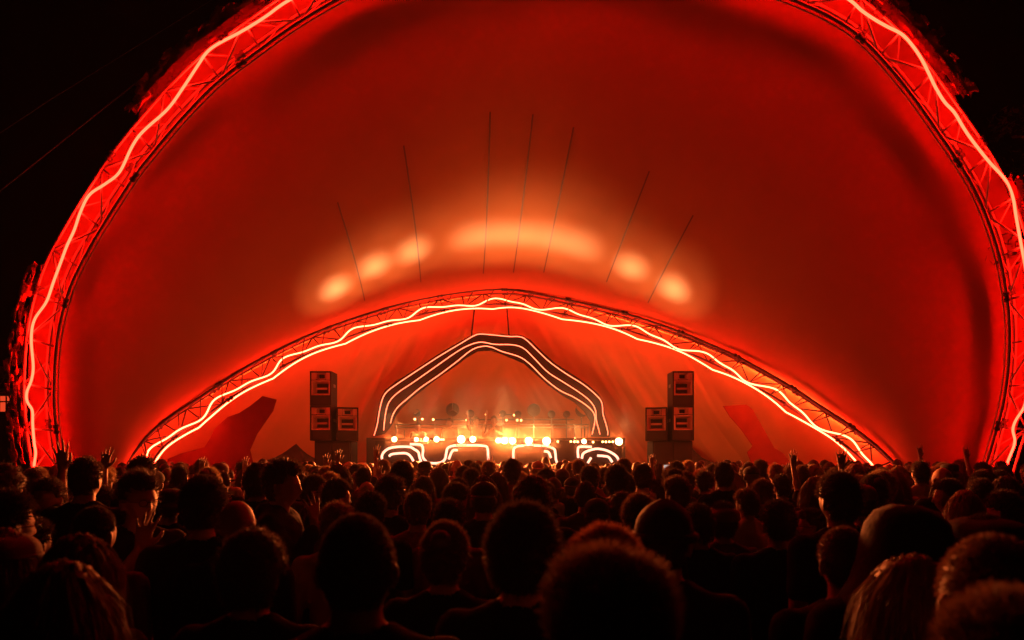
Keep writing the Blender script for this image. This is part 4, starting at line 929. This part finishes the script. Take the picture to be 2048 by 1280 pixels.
# the rest of the crowd
rng = random.Random(11); cand = []
ROWS = []; y = 4.9; r = 0
while y < 17.0:
    hw_ = .80 * y + .6; sp = .54; n = int(2 * hw_ / sp)
    for i in range(n):
        x = -hw_ + sp * (i + .5 * (r % 2)) + rng.gauss(0, .09); yy = y + rng.gauss(0, .12)
        if x < -8.2 - .0 * yy and yy > 11: continue
        if abs(x) > 8.3 and yy > 11.5: continue
        if any((x - a) ** 2 + (yy - b) ** 2 < .20 for a, b in PLACED): continue
        if any((x - a) ** 2 + (yy - b) ** 2 < .10 for a, b in cand[-60:]): continue
        if yy > 16.9 and -4.5 < x < 4: continue
        if abs(x / yy * F + 1024 - 1024) > 1100: continue
        cand.append((x, yy))
    y += .55; r += 1
cand.sort(key=lambda c: c[1]); NIND = 300 - len(PLACED)
ind, rest = cand[:NIND], cand[NIND:]
hairs = [('short', 6), ('fade', 5), ('buzz', 3), ('quiff', 3), ('curly', 2), ('messy', 3), ('long', 3), ('bob', 2), ('bun', 2), ('ponytail', 2), (None, 1)]
hl = [h for h, k in hairs for _ in range(k)]
HN = {'short': 'short hair', 'fade': 'faded hair', 'buzz': 'cropped hair', 'quiff': 'hair combed up', 'curly': 'curly hair', 'messy': 'tousled hair', 'long': 'long hair', 'bob': 'chin-length hair', 'bun': 'a hair bun', 'ponytail': 'a ponytail', None: 'a bald head'}
def zone(x, yy):
    px = x / yy * F + 1024
    a = 'far left' if px < 420 else 'left' if px < 760 else 'middle' if px < 1240 else 'right' if px < 1640 else 'far right'
    b = 'near rows' if yy < 6.8 else 'middle rows' if yy < 8.8 else 'back rows'
    return f'{b} at the {a}' if a in ('far left', 'far right', 'left', 'right') else f'{b} before the stage'
FAR = []
for (x, yy) in ind:
    h = rng.choice(hl); hc = rng.choice([D_, D_, D_, D_, B_, B_, Y_, R_]); top = rng.choice(['black'] * 5 + ['grey', 'blue', 'red', 'white', 'white']); px = x / yy * F + 1024
    z = rng.gauss(1.72, .055) + (.03 if yy > 8 else 0)
    z = min(max(z, 1.58), 1.84); yaw = rng.gauss(0, 14) + math.degrees(math.atan2(x, yy)) * .8
    if rng.random() < .09: yaw += rng.choice([-75, 75, -50, 50])
    pose = rng.choices(['down', 'folded', 'clap', 'armup', 'phone'], [8, 4, 2, .25, .4])[0]; hat = rng.choices([None, 'cap', 'cap_back', 'beanie', 'bucket'], [20, 1.2, .8, .6, .5])[0]
    if hat: h = 'buzz'
    hm = rng.choice([M_HATB, M_HATB, M_HATW, M_HATR]); cn = {D_: 'dark', B_: 'brown', Y_: 'fair', R_: 'reddish'}[hc]
    look = f'a {"pale" if hm is M_HATW else "dark" if hm is M_HATB else "brown"} {dict(cap="cap", cap_back="backwards cap", beanie="beanie", bucket="bucket hat")[hat]}' if hat else (HN[h] if h is None else HN[h] if HN[h].startswith('a ') else f'{cn} {HN[h]}')
    extra = {'down': '', 'folded': ', arms folded', 'clap': ', hands together', 'armup': ', arm raised', 'phone': ', hand lifted'}[pose]
    lab = f'person, {look}, {top if top != "blue" else "navy"} top{extra}, {zone(x, yy)}'
    person(x, yy, z, yaw, h, hc, top, lab, pose=pose, skin=rng.choices([0, 1, 2], [6, 2, 1])[0], hat=hat, hatm=hm, wide=rng.uniform(.95, 1.06), group='crowd watching the show').rotation_euler[:2] = (rng.gauss(0, .03), rng.gauss(0, .03))
# farther heads: one mass
def low_person():
    m = MB(); vs, fs = head_pts(); m.add(vs[:0], []); m.sphere(HC + Vector((0, -.004, .008)), (.083, .102, .123), 12, 9); caps(m, (0, -.02, 1.44), .06, (0, 0, 1.56), .055, 8); torso(m, .014)
    for i, sx in enumerate((-1, 1)): e, w_ = Vector(POSES['down'][i][0]), Vector(POSES['down'][i][1]); caps(m, SH[i], .07, e, .052, 8); caps(m, e, .048, w_, .03, 8); caps(m, (sx * .09, 0, .93), .095, (sx * .11, 0, .05), .055, 8); m.sphere(HC + Vector((sx * .083, -.01, -.012)), (.012, .018, .03), 6, 5)
    me = remesh(m, .022, 2, 'low'); return np.array([v.co[:] for v in me.vertices]), [tuple(p.vertices) for p in me.polygons]
lv, lf = low_person(); V = []; Fc = []; MI = []; b = 0; zz = lv[:, 2]
hairv = [hair_ok(((p - np.array(HC)) / np.linalg.norm(p - np.array(HC)))) and p[2] > 1.55 for p in lv]; shirtv = (zz < 1.47)
fm = [0 if all(hairv[i] for i in f) else (1 if lv[list(f), 2].mean() > 1.475 or (abs(lv[list(f), 0]).min() > .2 and lv[list(f), 2].mean() < 1.2) else 2) for f in lf]
nr = np.random.default_rng(5)
nzv = np.array([noise.noise(Vector(p) * 26) for p in lv])
for (x, yy) in rest:
    s = nr.normal(1.745, .055) / 1.765; a = nr.normal(0, .3); c, sn = math.cos(a), math.sin(a); q = lv.copy(); hs_ = nr.uniform(0, .022)
    hv = np.array(hairv); d = q - np.array(HC); d /= np.linalg.norm(d, axis=1)[:, None]; q[hv] += d[hv] * (hs_ + .010 * np.roll(nzv, nr.integers(0, 200))[hv])[:, None]; q *= s
    q = np.stack([q[:, 0] * c - q[:, 1] * sn + x, q[:, 0] * sn + q[:, 1] * c + yy, q[:, 2]], 1); V.append(q); Fc += [tuple(i + b for i in f) for f in lf]; top = nr.choice([2, 2, 2, 3, 4, 5]); MI += [k if k < 2 else top for k in fm]; b += len(lv)
V = np.concatenate(V); me = bpy.data.meshes.new('far_crowd'); me.from_pydata(V.tolist(), [], Fc); cr = obj('far_crowd', me, None, None, True, [H_DARK, SK[0], CL['black'], CL['grey'], CL['white'], CL['red']])
me.polygons.foreach_set('material_index', MI); cr['kind'] = 'stuff'; cr['label'] = 'packed far crowd of small heads in front of the stage'; cr['category'] = 'crowd'
print('crowd', len(PLACED), len(ind), len(rest), len(SC.objects))
